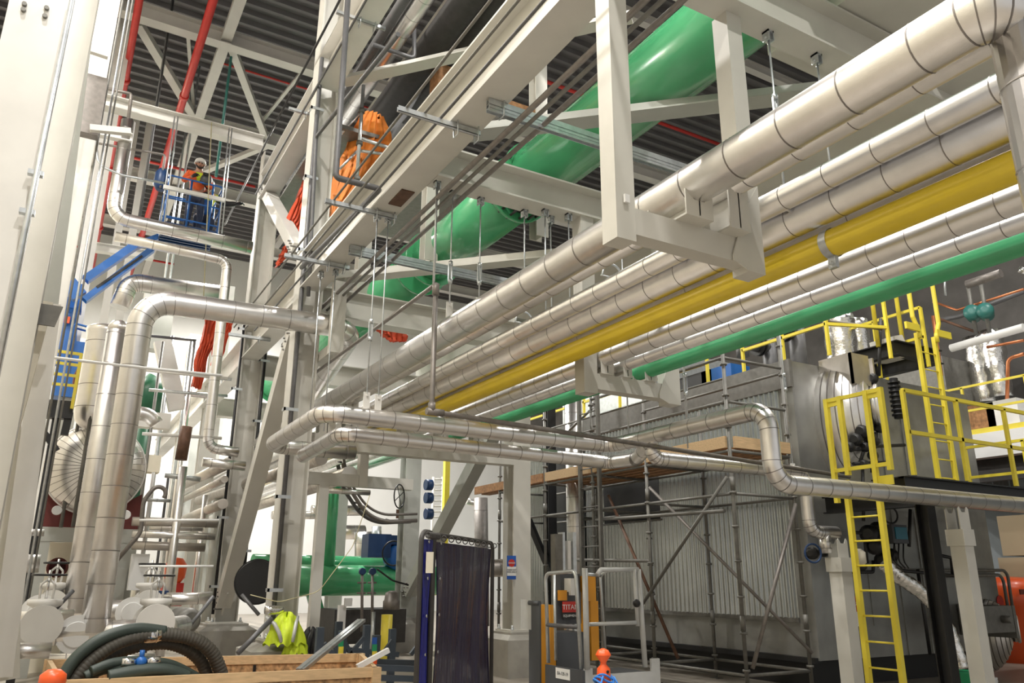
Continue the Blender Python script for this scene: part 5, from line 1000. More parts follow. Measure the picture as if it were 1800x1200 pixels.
for i, (x0, y0, x1, y1, Y, w, h, m) in enumerate([(240, 735, 300, 740, 19, .3, .35, 'bright_paint'), (255, 520, 335, 532, 23, .6, .55, 'white'), (255, 575, 300, 590, 24, .5, .9, 'grey_paint'), (250, 810, 282, 818, 19, .4, .3, 'cream'), (285, 600, 312, 720, 21, .4, .3, 'bright_paint')]):
    mb = MB(); a, b = at(x0, y0, Y=Y), at(x1, y1, Y=Y)
    if i < 4: mb.box((a[0], Y, b[2]-h/2), (b[0], Y+w, a[2]+h/2))
    else: mb.bar(a, b, w, h, 0, up=(0, 1, 0))
    o_ = single(mb, 'duct_section', [m], ['pale beam section behind the tall elbow pipe', 'bright white air duct behind the boom lift', 'grey duct under the bright white one', 'cream box above the pipes right of the drum', 'white slanting member left of the red tarp'][i], 'duct')
    if i in (1, 2): h_ = MB(); xm = (a[0]+b[0])/2; h_.tube((xm, Y+w/2, a[2]), (xm, Y+w/2, 17.0), .03, 8); part(h_, 'hanger', ['galv'], o_)
ins('insulated_pipe', 'thick silver pipe running right just above the tall elbow pipe', [at(210, 540, Y=18), at(228, 495, Y=18), at(385, 517, Y=18)], .2, bend=.3, step=.7)
mb = MB(); mb.sweep([at(280, 672, Y=22), at(262, 690, Y=22), at(256, 730, Y=22)], [.35, .4, .38], 20); mb.tube(at(262, 690, Y=22)*np.array([1, 1, 0]), at(262, 690, Y=22), .2, 16); single(mb, 'green_vessel', ['dark_green'], 'dark green rounded vessel behind the tall elbow pipe', 'vessel')
tubething('elbow_pipe', 'shiny elbow pipe below the dark green vessel', [at(232, 725, Y=17), at(262, 728, Y=17), at(275, 745, Y=17)], .14, 'jacket', bend=.3)
for i, (px, py, w, h, Y, m, lab) in enumerate([(243, 1005, .14, .30, 15.5, 'white', 'white wall cabinet right of the tall pipes'), (205, 1050, .10, .5, 16, 'grey_paint', 'grey cabinet behind the tall pipe foot'), (300, 1030, .09, .35, 17, 'cream', 'pale cabinet left of the orange machine'), (270, 1060, .2, .2, 15, 'motor_blue', 'small dark blue box by the valves')]):
    c = at(px, py, Y=Y); mb = MB(); mb.box(c-np.array([w, .1, h]), c+np.array([w, .1, h])); single(mb, 'cabinet', [m], lab, 'cabinet')
t = thing('orange_machine', 'orange and red machine standing left of the braced column foot', 'machine', at(305, 1050, Y=18)); c = at(307, 1015, Y=18)
mb = MB(); mb.lathe(c-np.array([0, 0, .1]), (0, 0, 1), [(0, .12), (.1, .2), (.35, .22), (.48, .12), (.5, 0)], 16); part(mb, 'hood', ['orange'], t); mb = MB(); mb.box(c+np.array([-.22, -.1, -.55]), c+np.array([.18, .2, -.1])); part(mb, 'chassis', ['red'], t)
for i, (y, x0, x1, z0, z1, m, lab) in enumerate([(30, -1.5, 2.2, 0, 9.5, 'grey_paint', 'grey air handling casing far behind the tall pipes'), (34, 2.5, 6.5, .2, 1.6, 'cream', 'long pale equipment casing by the far wall'), (31, 3.9, 5.2, 0, 9.0, 'grey_paint', 'tall grey casing far behind the red tarps'), (27, .6, 1.6, 0, 2.8, 'grey_paint', 'grey cabinet row far behind the drum')]):
    mb = MB(); mb.box((x0, y, z0), (x1, y+1.5, z1)); single(mb, 'equipment_casing', [m], lab, 'casing')
# ================================================================== things on the floor
# crate
F0, F1, B0, B1 = V3((3.05, 8.0, .75)), V3((.30, 8.25, .75)), V3((3.42, 9.5, .75)), V3((.23, 10.3, .75))
t = thing('wooden_crate', 'open wooden crate with board sides at the bottom left, full of hoses', 'crate', (1.7, 9, 0))
dn = V3((0, 0, .75))
for (a, b) in ((F0, F1), (F1, B1), (B1, B0), (B0, F0)):
    mb = MB(); mb.bar(a-dn/2-(0, 0, .03), b-dn/2-(0, 0, .03), .018, .64); part(mb, 'side_panel', ['osb'], t)
    mb = MB(); mb.bar(a-(0, 0, .045), b-(0, 0, .045), .045, .09); part(mb, 'top_batten', ['wood'], t)
    mb = MB(); mb.bar(a-(0, 0, .70), b-(0, 0, .70), .045, .09); part(mb, 'bottom_batten', ['wood'], t)
for c in (F0, F1, B0, B1): mb = MB(); mb.box(c+V3((-.045, -.045, -.75)), c+V3((.045, .045, 0))); part(mb, 'corner_post', ['wood'], t)
mb = MB(); mb.plate([F1+V3((0, 0, -.7)), F0+V3((0, 0, -.7)), B0+V3((0, 0, -.7)), B1+V3((0, 0, -.7))], (0, 0, .03)); part(mb, 'base_board', ['osb'], t)
for k in range(4): a = B1+(B0-B1)*(.3+.17*k); mb = MB(); mb.bar(a-(0, 0, .1)+V3((0, -.02, 0)), a-(0, 0, .72)+V3((0, -.02, 0)), .03, .02, 0, up=(0, 1, 0)); part(mb, 'strap_mark', ['black'], t)
# hoses arching out of it
def arc(pxs, Y0, Y1, n=40):
    P_ = [at(px, py, Y=Y0+(Y1-Y0)*i/(len(pxs)-1)) for i, (px, py) in enumerate(pxs)]; out = []
    for i in range(len(P_)-1):                                   # catmull rom
        p0, p1, p2, p3 = P_[max(i-1, 0)], P_[i], P_[i+1], P_[min(i+2, len(P_)-1)]
        for k in range(8):
            u = k/8; out.append(.5*((2*p1)+(-p0+p2)*u+(2*p0-5*p1+4*p2-p3)*u*u+(-p0+3*p1-3*p2+p3)*u**3))
    out.append(P_[-1]); return out
def hose(pxs, Y0, Y1, r, m, label, rib=False):
    c = arc(pxs, Y0, Y1); mb = MB(); rs = [r]*len(c)
    if rib:
        L = [0]; 
        for a, b in zip(c[:-1], c[1:]): L.append(L[-1]+np.linalg.norm(b-a))
        q = np.arange(0, L[-1], .011); c = [np.array([np.interp(s, L, [p[k] for p in c]) for k in range(3)]) for s in q]; rs = [r*(1+.09*(i % 3 == 0)) for i in range(len(c))]
    mb.sweep(c, rs, 14); return single(mb, 'hose', [m], label, 'hose')
hose([(108, 1195), (130, 1160), (165, 1130), (205, 1112), (245, 1105), (290, 1110)], 8.45, 8.6, .055, 'hose_green', 'dark green smooth hose, outermost arch over the crate')
hose([(120, 1210), (155, 1165), (205, 1130), (255, 1116), (300, 1115), (345, 1125), (375, 1150), (393, 1195)], 8.5, 8.7, .062, 'hose', 'upper ribbed grey-brown hose arch with a chrome band', True)
hose([(140, 1215), (185, 1160), (235, 1137), (290, 1130), (330, 1142), (355, 1165), (368, 1200)], 8.65, 8.8, .058, 'hose', 'lower ribbed grey-brown hose arch inside the upper one', True)
hose([(160, 1180), (200, 1165), (250, 1162), (300, 1168), (345, 1190)], 8.3, 8.5, .045, 'hose_green', 'dark hose with the blue valve fitting lying in the crate')
hose([(150, 1190), (180, 1176), (220, 1172), (270, 1178), (310, 1195)], 8.35, 8.4, .05, 'hose_green', 'lowest dark hose in the crate')
hose([(190, 1190), (240, 1180), (290, 1178), (330, 1190)], 8.25, 8.3, .06, 'hose_green', 'thick green-grey hose bulging over the crate rim')
t = thing('hose_coupling', 'chrome sleeve band on the upper ribbed hose', 'coupling', at(267, 1117, Y=8.6)); a, b = at(253, 1117, Y=8.6), at(283, 1114, Y=8.6); mb = MB(); mb.tube(a, b, .072, 20); mb.tube(a+(b-a)*.7, a+(b-a)*.76, .077, 20); part(mb, 'sleeve', ['chrome'], t)
t = thing('ball_valve', 'blue ball valve with chrome fittings on the dark hose', 'valve', at(248, 1162, Y=8.3)); c = at(248, 1163, Y=8.3)
mb = MB(); mb.ball(c, .05); part(mb, 'body', ['blue'], t); mb = MB(); mb.tube(c+np.array([0, 0, .03]), c+np.array([0, 0, .1]), .022, 8); part(mb, 'handle', ['blue'], t)
for s in (-1, 1): mb = MB(); mb.tube(c+np.array([s*.05, 0, 0]), c+np.array([s*.16, 0, .005]), .038, 14); part(mb, 'fitting', ['chrome'], t)
mb = MB()
t = thing('metal_channel', 'pair of long bright metal channels sticking out of the crate', 'channel', at(560, 1150, Y=8.6))
for d in (0, 7): mb = MB(); mb.bar(at(524+d, 1178, Y=8.3), at(632+d, 1090, Y=9.5), .05, .035); part(mb, 'channel', ['galv'], t)
mb = MB(); mb.bar(at(628, 1172, Y=8.3), at(683, 1142, Y=8.3), .05, .05); single(mb, 'metal_channel', ['white'], 'short bright metal tube over the right corner of the crate', 'channel')
# hi-vis vest heap on the pedestal
random.seed(3)
def cloth(c, R, h, m, name, label, seed, sq=(1, 1), cat='vest', extra=None):
    rnd = random.Random(seed); ph = [rnd.uniform(0, 6.28) for _ in range(8)]; mb = MB(); n, k = 44, 22; vs = []
    for i in range(k+1):
        v = i/k
        for j in range(n):
            a = 2*PI*j/n; fold = 1+.14*math.sin(5*a+ph[0]+3*v)+.10*math.sin(9*a+ph[1]-4*v)+.06*math.sin(15*a+ph[2]+7*v)
            r = R*(.15+.95*v**.7)*fold if v > 0 else 0.02; z = h*(1-v**1.6)*(1+.10*math.sin(3*a+ph[3])) + .03*math.sin(11*a+ph[4]+6*v)*v
            vs.append(V3(c)+np.array([r*math.cos(a)*sq[0], r*math.sin(a)*sq[1], z]))
    fs = [(i*n+j, (i+1)*n+j, (i+1)*n+(j+1) % n, i*n+(j+1) % n) for i in range(k) for j in range(n)]
    mb.add(vs, fs, 0, True); return mb
vc = at(502, 1130, Y=11.85); t = thing('safety_vest', 'crumpled lime yellow safety vest with silver stripes lying on the pedestal', 'vest', (vc[0], 11.85, .62))
part(cloth((vc[0], 11.9, .70), .28, .40, 'hivis', '', '', 3, (.85, .7)), 'fabric', ['hivis'], t)
part(cloth((vc[0]+.14, 11.84, .56), .16, .22, 'hivis', '', '', 8, (1, .6)), 'fabric_flap', ['hivis'], t)
for (x, a) in ((.05, .1), (-.10, -.2)): mb = MB(); mb.sweep([(vc[0]+x, 11.68, .74), (vc[0]+x+a*.2, 11.70, .86), (vc[0]+x+a*.5, 11.76, .98), (vc[0]+x+a, 11.86, 1.07)], [.025, .03, .03, .02], 6); part(mb, 'silver_stripe', ['silver_tape'], t)
mb = MB(); c = at(545, 1125, Y=11.9); mb.add(*[cloth((c[0], 11.9, .55), .14, .32, '', '', '', 5).v, []]) if False else None
single(cloth((at(545, 1140, Y=12.0)[0], 12.0, .55), .15, .34, '', '', '', 5), 'jacket_heap', ['black'], 'black garment heap right of the lime vest', 'garment')
mb = MB(); c = at(478, 1072, Y=11.9); mb.lathe(c-np.array([.1, 0, 0]), (1, 0, 0), [(0, .05), (.05, .07), (.2, .06), (.26, .04)], 14); single(mb, 'foil_wrap', ['foil'], 'crumpled foil wrap around the conduit above the vest', 'foil')
tubething('cord', 'thin yellow cord hanging from the column to the background', [at(440, 1045, Y=11.8), at(490, 1058, Y=11.8), at(560, 1040, Y=11.8), at(620, 960, Y=11.8), at(650, 870, Y=11.8)], .006, 'rope', 'cord', bend=.3)
# welding curtain
A0, A1 = V3((2.64, 6.04, 0)), V3((4.13, 7.62, 0)); d = unit(A1-A0); nrm = V3((d[1], -d[0], 0))
def curtain(a, b, z0, z1, m, label, fr=True, amp=.018, seed=1):
    t = thing('welding_curtain', label, 'curtain', (a+b)/2); L = np.linalg.norm(b-a); n, k = 170, 20; vs = []; dd = (b-a)/L; nn = V3((dd[1], -dd[0], 0))
    for j in range(k+1):
        v = j/k
        for i in range(n+1):
            u = i/n; off = amp*(.45+.55*v)*(math.sin(u*23+seed+v*1.2)+.35*math.sin(u*41+2*v)+.16*math.sin(u*97+3*v)*(1-.4*v)+.10*math.sin(u*173-4*v))+.02*math.sin(v*5+u*3); vs.append(a+dd*L*(.02+.96*u)+nn*off+V3((0, 0, z1-.03-(z1-z0-.03)*v)))
    fs = [(j*(n+1)+i, j*(n+1)+i+1, (j+1)*(n+1)+i+1, (j+1)*(n+1)+i) for j in range(k) for i in range(n)]
    mb = MB(); mb.add(vs, fs, 0, True); mb.add([v-nn*.006 for v in vs], [f[::-1] for f in fs], 0, True); part(mb, 'sheet', [m], t)
    mb = MB(); mb.path([a, a+V3((0, 0, z1+.03)), b+V3((0, 0, z1+.03)), b], .020, .08, 12); part(mb, 'frame_tube', ['dark'], t)
    for p in (a, b): mb = MB(); mb.bar(p-nn*.35+V3((0, 0, .02)), p+nn*.35+V3((0, 0, .02)), .04, .04); part(mb, 'foot', ['dark'], t)
    for k in range(9): p = a+dd*L*(.06+.11*k)+nn*.05; mb = MB(); mb.ring(p+V3((0, 0, z1)), dd, .022, .005, 12, 6); part(mb, 'hanging_ring', ['dark'], t)
    for k in range(7): p = a+dd*.05+nn*.045; mb = MB(); mb.lathe(p+V3((0, 0, .2+.28*k)), nn, [(0, .014), (.006, .012)], 10); part(mb, 'grommet', ['chrome'], t)
    return t
a0 = at(763, 943, Z=1.93); a1 = at(866, 958, Z=1.93); a0[2] = a1[2] = 0
curtain(a0, a1, .12, 1.92, 'curtain', 'dark purple translucent welding curtain, wide panel', seed=1)
b0 = at(741, 940, Z=1.93); b1 = at(770, 941, Z=1.93); b0[2] = b1[2] = 0; b0 = b0; b1 = b0+(a0-b0)*.93
curtain(b0, b1, .12, 1.93, 'curtain_blue', 'narrow deep blue side panel of the welding screen', amp=.012, seed=2)
c = b0+V3((0.06, -.04, 1.72)); mb = MB(); mb.box(c-np.array([.03, .004, .08]), c+np.array([.03, .004, .08])); single(mb, 'label_tag', ['cream'], 'small tan label at the top of the deep blue panel', 'label')
# slate blue tube stand
t = thing('pipe_rack_stand', 'slate blue welded tube stand with striped posts behind the crate', 'stand', (4.2, 9.6, 0))
Y = 10.6
for (px, y0) in ((563, 1102), (596, 1092), (603, 1108), (662, 1116), (645, 1098), (690, 1105)):
    a = at(px, y0, Y=Y if px in (563, 603, 662) else Y+.9); mb = MB(); mb.box((a[0]-.045, a[1]-.045, 0), (a[0]+.045, a[1]+.045, a[2])); part(mb, 'post', ['stand_blue'], t)
for (a, b, y) in (((560, 1160), (740, 1165), Y), ((596, 1140), (700, 1150), Y+.9), ((640, 1190), (740, 1193), Y-.6), ((640, 1172), (740, 1176), Y-.6)):
    mb = MB(); mb.bar(at(*a, Y=y), at(*b, Y=y), .07, .07); part(mb, 'rail', ['stand_blue'], t)
for (a, b) in (((570, 1130), (590, 1155)), ((640, 1120), (615, 1150)), ((690, 1125), (672, 1150)), ((722, 1150), (745, 1120)), ((607, 1130), (622, 1160))):
    mb = MB(); mb.bar(at(*a, Y=Y), at(*b, Y=Y), .05, .05); part(mb, 'knee_brace', ['stand_blue'], t)
for px, y0 in ((600, 1112), (659, 1120)):
    for k, mm in enumerate(('sign_blue', 'bucket_green', 'rail_yellow', 'orange')):
        a, b = at(px, y0+12*k, Y=Y-.06), at(px, y0+12*k+12, Y=Y-.06); mb = MB(); mb.box((a[0]-.035, Y-.065, b[2]), (a[0]+.03, Y-.055, a[2])); part(mb, 'colour_stripe', [mm], t)
# danger sign on the column
t = thing('danger_sign', 'blue and white sign with red DANGER oval on the middle column', 'sign', (7.23, 12.49, 1.7)); c = at(895, 990, Y=12.48)
x0, x1 = 7.245, 7.45; zc = at(895, 997, Y=12.48)[2]; sx = 7.16
mb = MB(); mb.box((7.08, 12.44, zc-.20), (7.26, 12.45, zc+.20)); part(mb, 'board', ['sign_blue'], t)
mb = MB(); mb.box((7.08, 12.436, zc-.14), (7.26, 12.441, zc+.015)); part(mb, 'text_field', ['white'], t)
mb = MB(); mb.lathe((7.17, 12.44, zc+.075), (0, -1, 0), [(0, .065), (.006, .065)], 20); o = part(mb, 'red_oval', ['red'], t)
text_part('DANGER', .036, (7.17, 12.431, zc+.075), (1, 0, 0), (0, 0, 1), 'white', t); text_part('HARD HAT\nAREA ONLY', .036, (7.17, 12.432, zc-.06), (1, 0, 0), (0, 0, 1), 'black', t)
# order picker lift
lx, ly = 4.95, 7.6
t = thing('order_picker', 'yellow and grey stand-on order picker truck with TITAN EQUIPMENT plate', 'lift truck', (5.4, 8.3, 0))
def L(px, py, Y): return at(px, py, Y=Y)
def bx(p, q, Y0, Y1, m, nm, z0=None): 
    a, b = L(*p, Y0), L(*q, Y0); mb = MB(); mb.box((a[0], Y0, b[2] if z0 is None else z0), (b[0], Y1, a[2])); return part(mb, nm, [m], t)
xq = L(951, 1060, 8.6)[0]; q0, q1 = at(950, 1060, X=xq), at(932, 1060, X=xq)
mb = MB(); mb.box((xq-.02, 8.6, .08), (xq, q1[1], q0[2])); mb.tube((xq-.01, 8.62, q0[2]), (xq-.01, q1[1], q0[2]), .03, 10); part(mb, 'rear_cover', ['truck_grey'], t); mb = MB(); mb.box((xq-.012, 8.8, 1.0), (xq-.022, 9.05, 1.35)); part(mb, 'warning_label', ['silver_tape'], t)
mb = MB(); c_ = L(976, 1060, 8.6); mb.box((xq+.002, 8.6, .08), (c_[0], q1[1], q0[2]-.02)); part(mb, 'yellow_panel', ['truck_yellow'], t)
bx((979, 1040), (1022, 1096), 8.8, 8.9, 'truck_grey', 'control_console'); bx((1030, 1012), (1048, 1056), 8.8, 9.0, 'truck_yellow', 'right_panel'); bx((1038, 1056), (1054, 1160), 8.8, 9.1, 'truck_yellow', 'right_lower_panel')
bx((985, 1008), (1020, 1042), 8.9, 9.0, 'truck_grey', 'upper_console'); bx((978, 1112), (1030, 1166), 8.7, 9.1, 'truck_grey', 'battery_box', .3)
bx((1003, 1016), (1012, 1046), 8.75, 8.9, 'white', 'instruction_label'); bx((983, 1037), (997, 1055), 8.74, 8.78, 'truck_yellow', 'orange_decal')
for (p, q, m_, nm) in (((989, 935), (994, 1004), 'galv', 'mast_rail'), ((1007, 935), (1014, 1004), 'galv', 'mast_rail'), ((976, 938), (990, 1004), 'galv_dull', 'mast_cover'), ((998, 950), (1004, 1004), 'white', 'lift_cylinder')):
    a, b = L(*p, 9.3), L(*q, 9.3); mb = MB(); mb.box((a[0], 9.3, .2), (b[0], 9.42, a[2])); part(mb, nm, [m_], t)
bx((990, 1057), (1016, 1076), 8.70, 8.72, 'red', 'plate_red'); bx((990, 1076), (1016, 1088), 8.70, 8.72, 'black', 'plate_black')
c = L(1003, 1067, 8.69); text_part('TITAN', .085, c, (1, 0, 0), (0, 0, 1), 'white', t); c = L(1003, 1082, 8.69); text_part('EQUIPMENT', .040, c, (1, 0, 0), (0, 0, 1), 'white', t)
# platform with cage
pz = .62; yb, yf = 8.3, 7.3
pA, pB = L(966, 1166, 7.9)[0], L(1158, 1170, 7.3)[0]
xa = L(1028, 1170, 7.45)[0]; xb_ = L(1160, 1170, 7.45)[0]; ya = at(962, 1164, X=xa)[1]; za = at(1026, 1178, X=xa)[2]
mb = MB(); mb.box((xa-.03, 7.45, .15), (xa, ya, za)); part(mb, 'platform_side', ['truck_grey'], t)
mb = MB(); mb.box((xa+.002, 7.45, .15), (xb_, 7.48, za-.05)); mb.box((xa+.002, 7.449, za-.05), (xa+.1, 7.48, za+.02)); mb.box((xb_-.12, 7.449, za-.05), (xb_, 7.48, za+.08)); part(mb, 'platform_front', ['silver_tape'], t)
mb = MB(); mb.box((xa+.002, 7.49, za-.12), (xb_, ya, za-.08)); part(mb, 'platform_floor', ['truck_grey'], t)
c = at(989, 1184, X=xa-.035); mb = MB(); mb.box((xa-.036, c[1]-.14, c[2]-.055), (xa-.03, c[1]+.14, c[2]+.055)); part(mb, 'model_label', ['white'], t); text_part('EA-120-19', .05, (xa-.038, c[1], c[2]), (0, -1, 0), (0, 0, 1), 'truck_grey', t)
LX = lambda px, py: at(px, py, X=xa)
def tb(pts, r, m_='galv', nm='cage_rail', b=.08): mb = MB(); mb.path(pts, r, b, 10); part(mb, nm, [m_], t)
tb([LX(964, 1165), LX(959, 1008), LX(1012, 1003), LX(1022, 1176)], .022, 'galv'); tb([LX(962, 1098), LX(1018, 1102)], .024, 'dark_pipe', 'mid_rail', 0); tb([L(977, 1160, 8.4), L(974, 1010, 8.4)], .018)
tb([L(1032, 1176, 7.45), L(1028, 998, 7.45)], .032, 'silver_tape', 'gate_post', 0); tb([L(1063, 1140, 8.5), L(1055, 1012, 8.5), L(1068, 1001, 8.4)], .020)
tb([L(1050, 1010, 7.6), L(1056, 1001, 7.6), L(1122, 1001, 7.5)], .028, 'silver_tape', 'top_bar', .03); tb([L(1122, 1000, 7.5), L(1134, 1172, 7.5)], .030, 'silver_tape', 'gate_post', 0); tb([L(1115, 1000, 7.5), L(1121, 1100, 7.5)], .022, 'silver_tape', 'gate_post', 0)
tb([L(1036, 1097, 7.6), L(1118, 1094, 7.5)], .022, 'silver_tape', 'mid_rail', 0); tb([L(1032, 1009, 7.7), L(1055, 1011, 7.9)], .02, 'galv', 'top_bar', 0)
c = L(1119, 1060, 7.45); mb = MB(); mb.ball(c, .045); part(mb, 'knob', ['black'], t)
# orange plastic delineators
def delineator(px, py, Y, label, top_only=False):
    c = at(px, py, Y=Y); t = thing('delineator_post', label, 'delineator', (c[0], Y, 0)); zt = c[2]
    mb = MB(); mb.lathe((c[0], Y, 0), (0, 0, 1), [(0, .052), (zt-.26, .052), (zt-.24, .055), (zt-.145, .050), (zt-.118, .024), (zt-.10, .023), (zt-.05, .060), (zt-.046, .060), (zt-.012, .040), (zt, .010)], 18); part(mb, 'post', ['orange'], t)
    mb = MB(); mb.lathe((c[0], Y, 0), (0, 0, 1), [(0, .2), (.05, .19), (.08, .08)], 20); part(mb, 'rubber_base', ['black'], t)
    mb = MB(); q = c+np.array([0, -.056, -.165]); mb.tube(q, q+np.array([0, .01, 0]), .012, 10); part(mb, 'hole', ['black'], t)
    return c, zt
c, zt = delineator(1060, 1139, 5.3, 'orange plastic delineator post with blue rope at the bottom centre')
mb = MB()
for k in range(3): mb.sweep([(c[0]+.066*math.cos(a)*(1+.1*k), 5.3+.066*math.sin(a)*(1+.1*k), zt-.20-.02*k+.02*math.sin(a*2+k)) for a in np.linspace(0, 2*PI, 20)], .008, 6)
mb.path([(c[0]-.05, 5.24, zt-.19), (c[0]-.10, 5.22, zt-.28), (c[0]-.12, 5.2, zt-.8)], .008, .03, 6); mb.path([(c[0]+.05, 5.24, zt-.2), (c[0]+.09, 5.22, zt-.28), (c[0]+.1, 5.2, zt-.8)], .008, .03, 6)
single(mb, 'rope', ['rope_blue'], 'blue rope knotted round the orange delineator', 'rope')
c = at(94, 1185, Y=6.3); t = thing('delineator_post', 'second orange delineator, only its round top visible bottom left', 'delineator', (c[0], 6.3, 0))
mb = MB(); mb.lathe((c[0], 6.3, 0), (0, 0, 1), [(0, .045), (c[2]-.12, .045), (c[2]-.09, .05), (c[2]-.05, .082), (c[2]-.0, .078), (c[2]+.03, .04), (c[2]+.035, .0)], 24); part(mb, 'post', ['orange'], t); mb = MB(); mb.lathe((c[0], 6.3, 0), (0, 0, 1), [(0, .2), (.05, .19), (.08, .08)], 20); part(mb, 'rubber_base', ['black'], t)
mb = MB(); c = at(12, 1180, Y=9.2); mb.box((c[0]-.2, 9.2, 0), (c[0]+.12, 9.6, .42)); single(mb, 'concrete_block', ['concrete'], 'small concrete block at the bottom left corner', 'block')
# ================================================================== right: valves, controls, background
def blackpiping(lines, label, Y, m='black', r=.028):
    t = thing('valve_train', label, 'piping', at(lines[0][0][0], lines[0][0][1], Y=Y))
    for pts in lines: mb = MB(); mb.path([at(p[0], p[1], Y=Y) for p in pts], r, .04, 10); part(mb, 'pipe_run', [m], t)
    return t
t = blackpiping([[(1530, 668), (1533, 830)], [(1516, 810), (1518, 915)], [(1540, 800), (1545, 910)], [(1500, 790), (1540, 786), (1540, 760)], [(1500, 815), (1560, 812)], [(1512, 812), (1520, 785), (1590, 782)], [(1545, 660), (1548, 560)]], 'black iron valve piping in front of the upper boiler front', 8.2)
for (px, py, r) in ((1506, 772, .10), (1536, 800, .08), (1520, 815, .07), (1516, 758, .11), (1548, 752, .08), (1535, 665, .09), (1530, 768, .10), (1495, 785, .08), (1522, 785, .08), (1540, 775, .07)): c = at(px, py, Y=8.15); mb = MB(); mb.lathe(c-np.array([.08, 0, 0]), (1, .2, 0), [(0, r*.6), (.04, r), (.12, r), (.16, r*.6)], 14); part(mb, 'valve', ['black'], t)
c = at(1575, 700, Y=8.1); mb = MB(); mb.tube(c-np.array([0, 0, .35]), c+np.array([0, 0, .35]), .07, 12)
for k in range(8): mb.tube(c+np.array([0, 0, -.3+.08*k]), c+np.array([0, 0, -.27+.08*k]), .10, 12)
part(mb, 'ribbed_regulator', ['black'], t)
t = blackpiping([[(1497, 935), (1560, 940)], [(1520, 940), (1524, 990)], [(1488, 975), (1495, 1005), (1535, 1005), (1535, 985)], [(1545, 870), (1548, 960)], [(1600, 895), (1598, 960)], [(1560, 1000), (1680, 1012)], [(1650, 975), (1672, 980), (1675, 1010)], [(1613, 1000), (1635, 1150)]], 'lower black iron valve piping with gauges behind the yellow ladder', 8.3)
for (px, py, r) in ((1530, 938, .14), (1545, 930, .12), (1515, 995, .08), (1555, 985, .13), (1540, 960, .13), (1570, 975, .10), (1430, 972, .09), (1450, 970, .07)): c = at(px, py, Y=8.2); mb = MB(); mb.lathe(c-np.array([.08, 0, 0]), (1, .3, 0), [(0, r*.5), (.04, r), (.12, r), (.16, r*.5)], 14); part(mb, 'valve', ['black'], t)
c = at(1510, 980, Y=8.05); mb = MB(); mb.lathe(c-np.array([0, 0, .12]), (0, 0, 1), [(0, .05), (.05, .10), (.2, .10), (.25, .04)], 14); part(mb, 'cream_gauge_body', ['cream'], t)
for (px, py) in ((1565, 905), (1429, 972)): c = at(px, py, Y=8.0); mb = MB(); mb.ring(c, (.3, 1, 0), .13, .015, 22); part(mb, 'handwheel', ['motor_blue' if px < 1500 else 'black'], t)
t = thing('controller', 'grey controller box with a lit-looking teal display on the boiler front', 'controller', at(1583, 940, Y=8.0)); a, b = at(1567, 921, Y=8.0), at(1598, 955, Y=8.0)
mb = MB(); mb.box((a[0], 8.0, b[2]), (b[0], 8.25, a[2])); part(mb, 'housing', ['truck_grey'], t); mb = MB(); mb.box((a[0]+.06, 7.985, b[2]+.06), (b[0]-.03, 8.0, a[2]-.04)); part(mb, 'display', ['screen'], t)
for k in range(3): mb = MB(); mb.path([at(1572+8*k, 955, Y=8.05), at(1570+9*k, 985, Y=8.0), at(1585+6*k, 998, Y=8.1)], .012, .08, 6); part(mb, 'cable', ['black'], t)
tubething('conduit', 'upper grey conduit bending down at the right of the boiler front', [at(1540, 985, Y=8.7), at(1600, 1002, Y=8.7), at(1770, 1002, Y=8.7), at(1780, 1070, Y=8.7)], .028, 'galv_dull', 'conduit', bend=.15)
tubething('conduit', 'lower grey conduit bending down at the right of the boiler front', [at(1650, 1060, Y=8.7), at(1652, 1012, Y=8.7), at(1762, 1010, Y=8.7), at(1772, 1070, Y=8.7)], .028, 'galv_dull', 'conduit', bend=.15)
mb = MB(); mb.sweep(arc([(1555, 990), (1575, 1010), (1605, 1030), (1635, 1055), (1655, 1085), (1675, 1130), (1690, 1175)], 7.3, 7.0), [.10+.007*math.sin(i*2.3)+.005*math.sin(i*.9) for i in range(49)], 18); single(mb, 'foil_hose', ['foil'], 'crinkled aluminium foil wrapped hose slanting down at the lower right', 'hose')
t = thing('bucket', 'green bucket behind the right support post', 'bucket', at(1685, 1190, Y=7.2)); c = at(1690, 1182, Y=7.2); mb = MB(); mb.lathe((c[0], 7.2, .0), (0, 0, 1), [(0, .16), (c[2], .19), (c[2]+.01, .2), (c[2]+.03, .2), (c[2]+.03, .17)], 24); part(mb, 'tub', ['bucket_green'], t)
c = at(1735, 1190, Y=7.4); mb = MB(); mb.lathe((c[0], 7.4, 0), (0, 0, 1), [(0, .12)]+[(c[2]*q, .13+.008*(k % 2)) for k, q in enumerate((.3, .4, .5, .6, .7, .8, .9, 1.0))]+[(c[2]+.01, .11)], 24); single(mb, 'bucket', ['white'], 'white ribbed bucket right of the green one', 'bucket')
t = thing('orange_tank', 'orange machine hood at the right edge with a small red label', 'machine', at(1790, 1080, Y=9.6)); a = at(1770, 1005, Y=9.5)
mb = MB(); mb.lathe((a[0]+.75, 9.9, 0), (0, 0, 1), [(0, .55), (.9, .6), (1.1, .72), (1.45, .72), (1.62, .6), (1.68, .3), (1.7, 0)], 28); part(mb, 'hood', ['orange'], t)
b = at(1796, 1040, Y=9.2); mb = MB(); mb.box(b-np.array([.09, .02, .05]), b+np.array([.12, .0, .05])); part(mb, 'label_plate', ['dark_red'], t)
for i, (px, py, w_, h_, lab) in enumerate([(1770, 940, 2.6, .42, 'upper'), (1775, 1000, 2.6, .25, 'lower')]):
    c = at(1757, py, X=19.0); mb = MB(); mb.box((19.0, c[1]-3.5, c[2]-h_*1.1 if i == 0 else 0), (20, c[1], c[2]+h_)); single(mb, 'beige_casing', ['beige'], '%s beige machine casing at the right edge' % lab, 'casing')
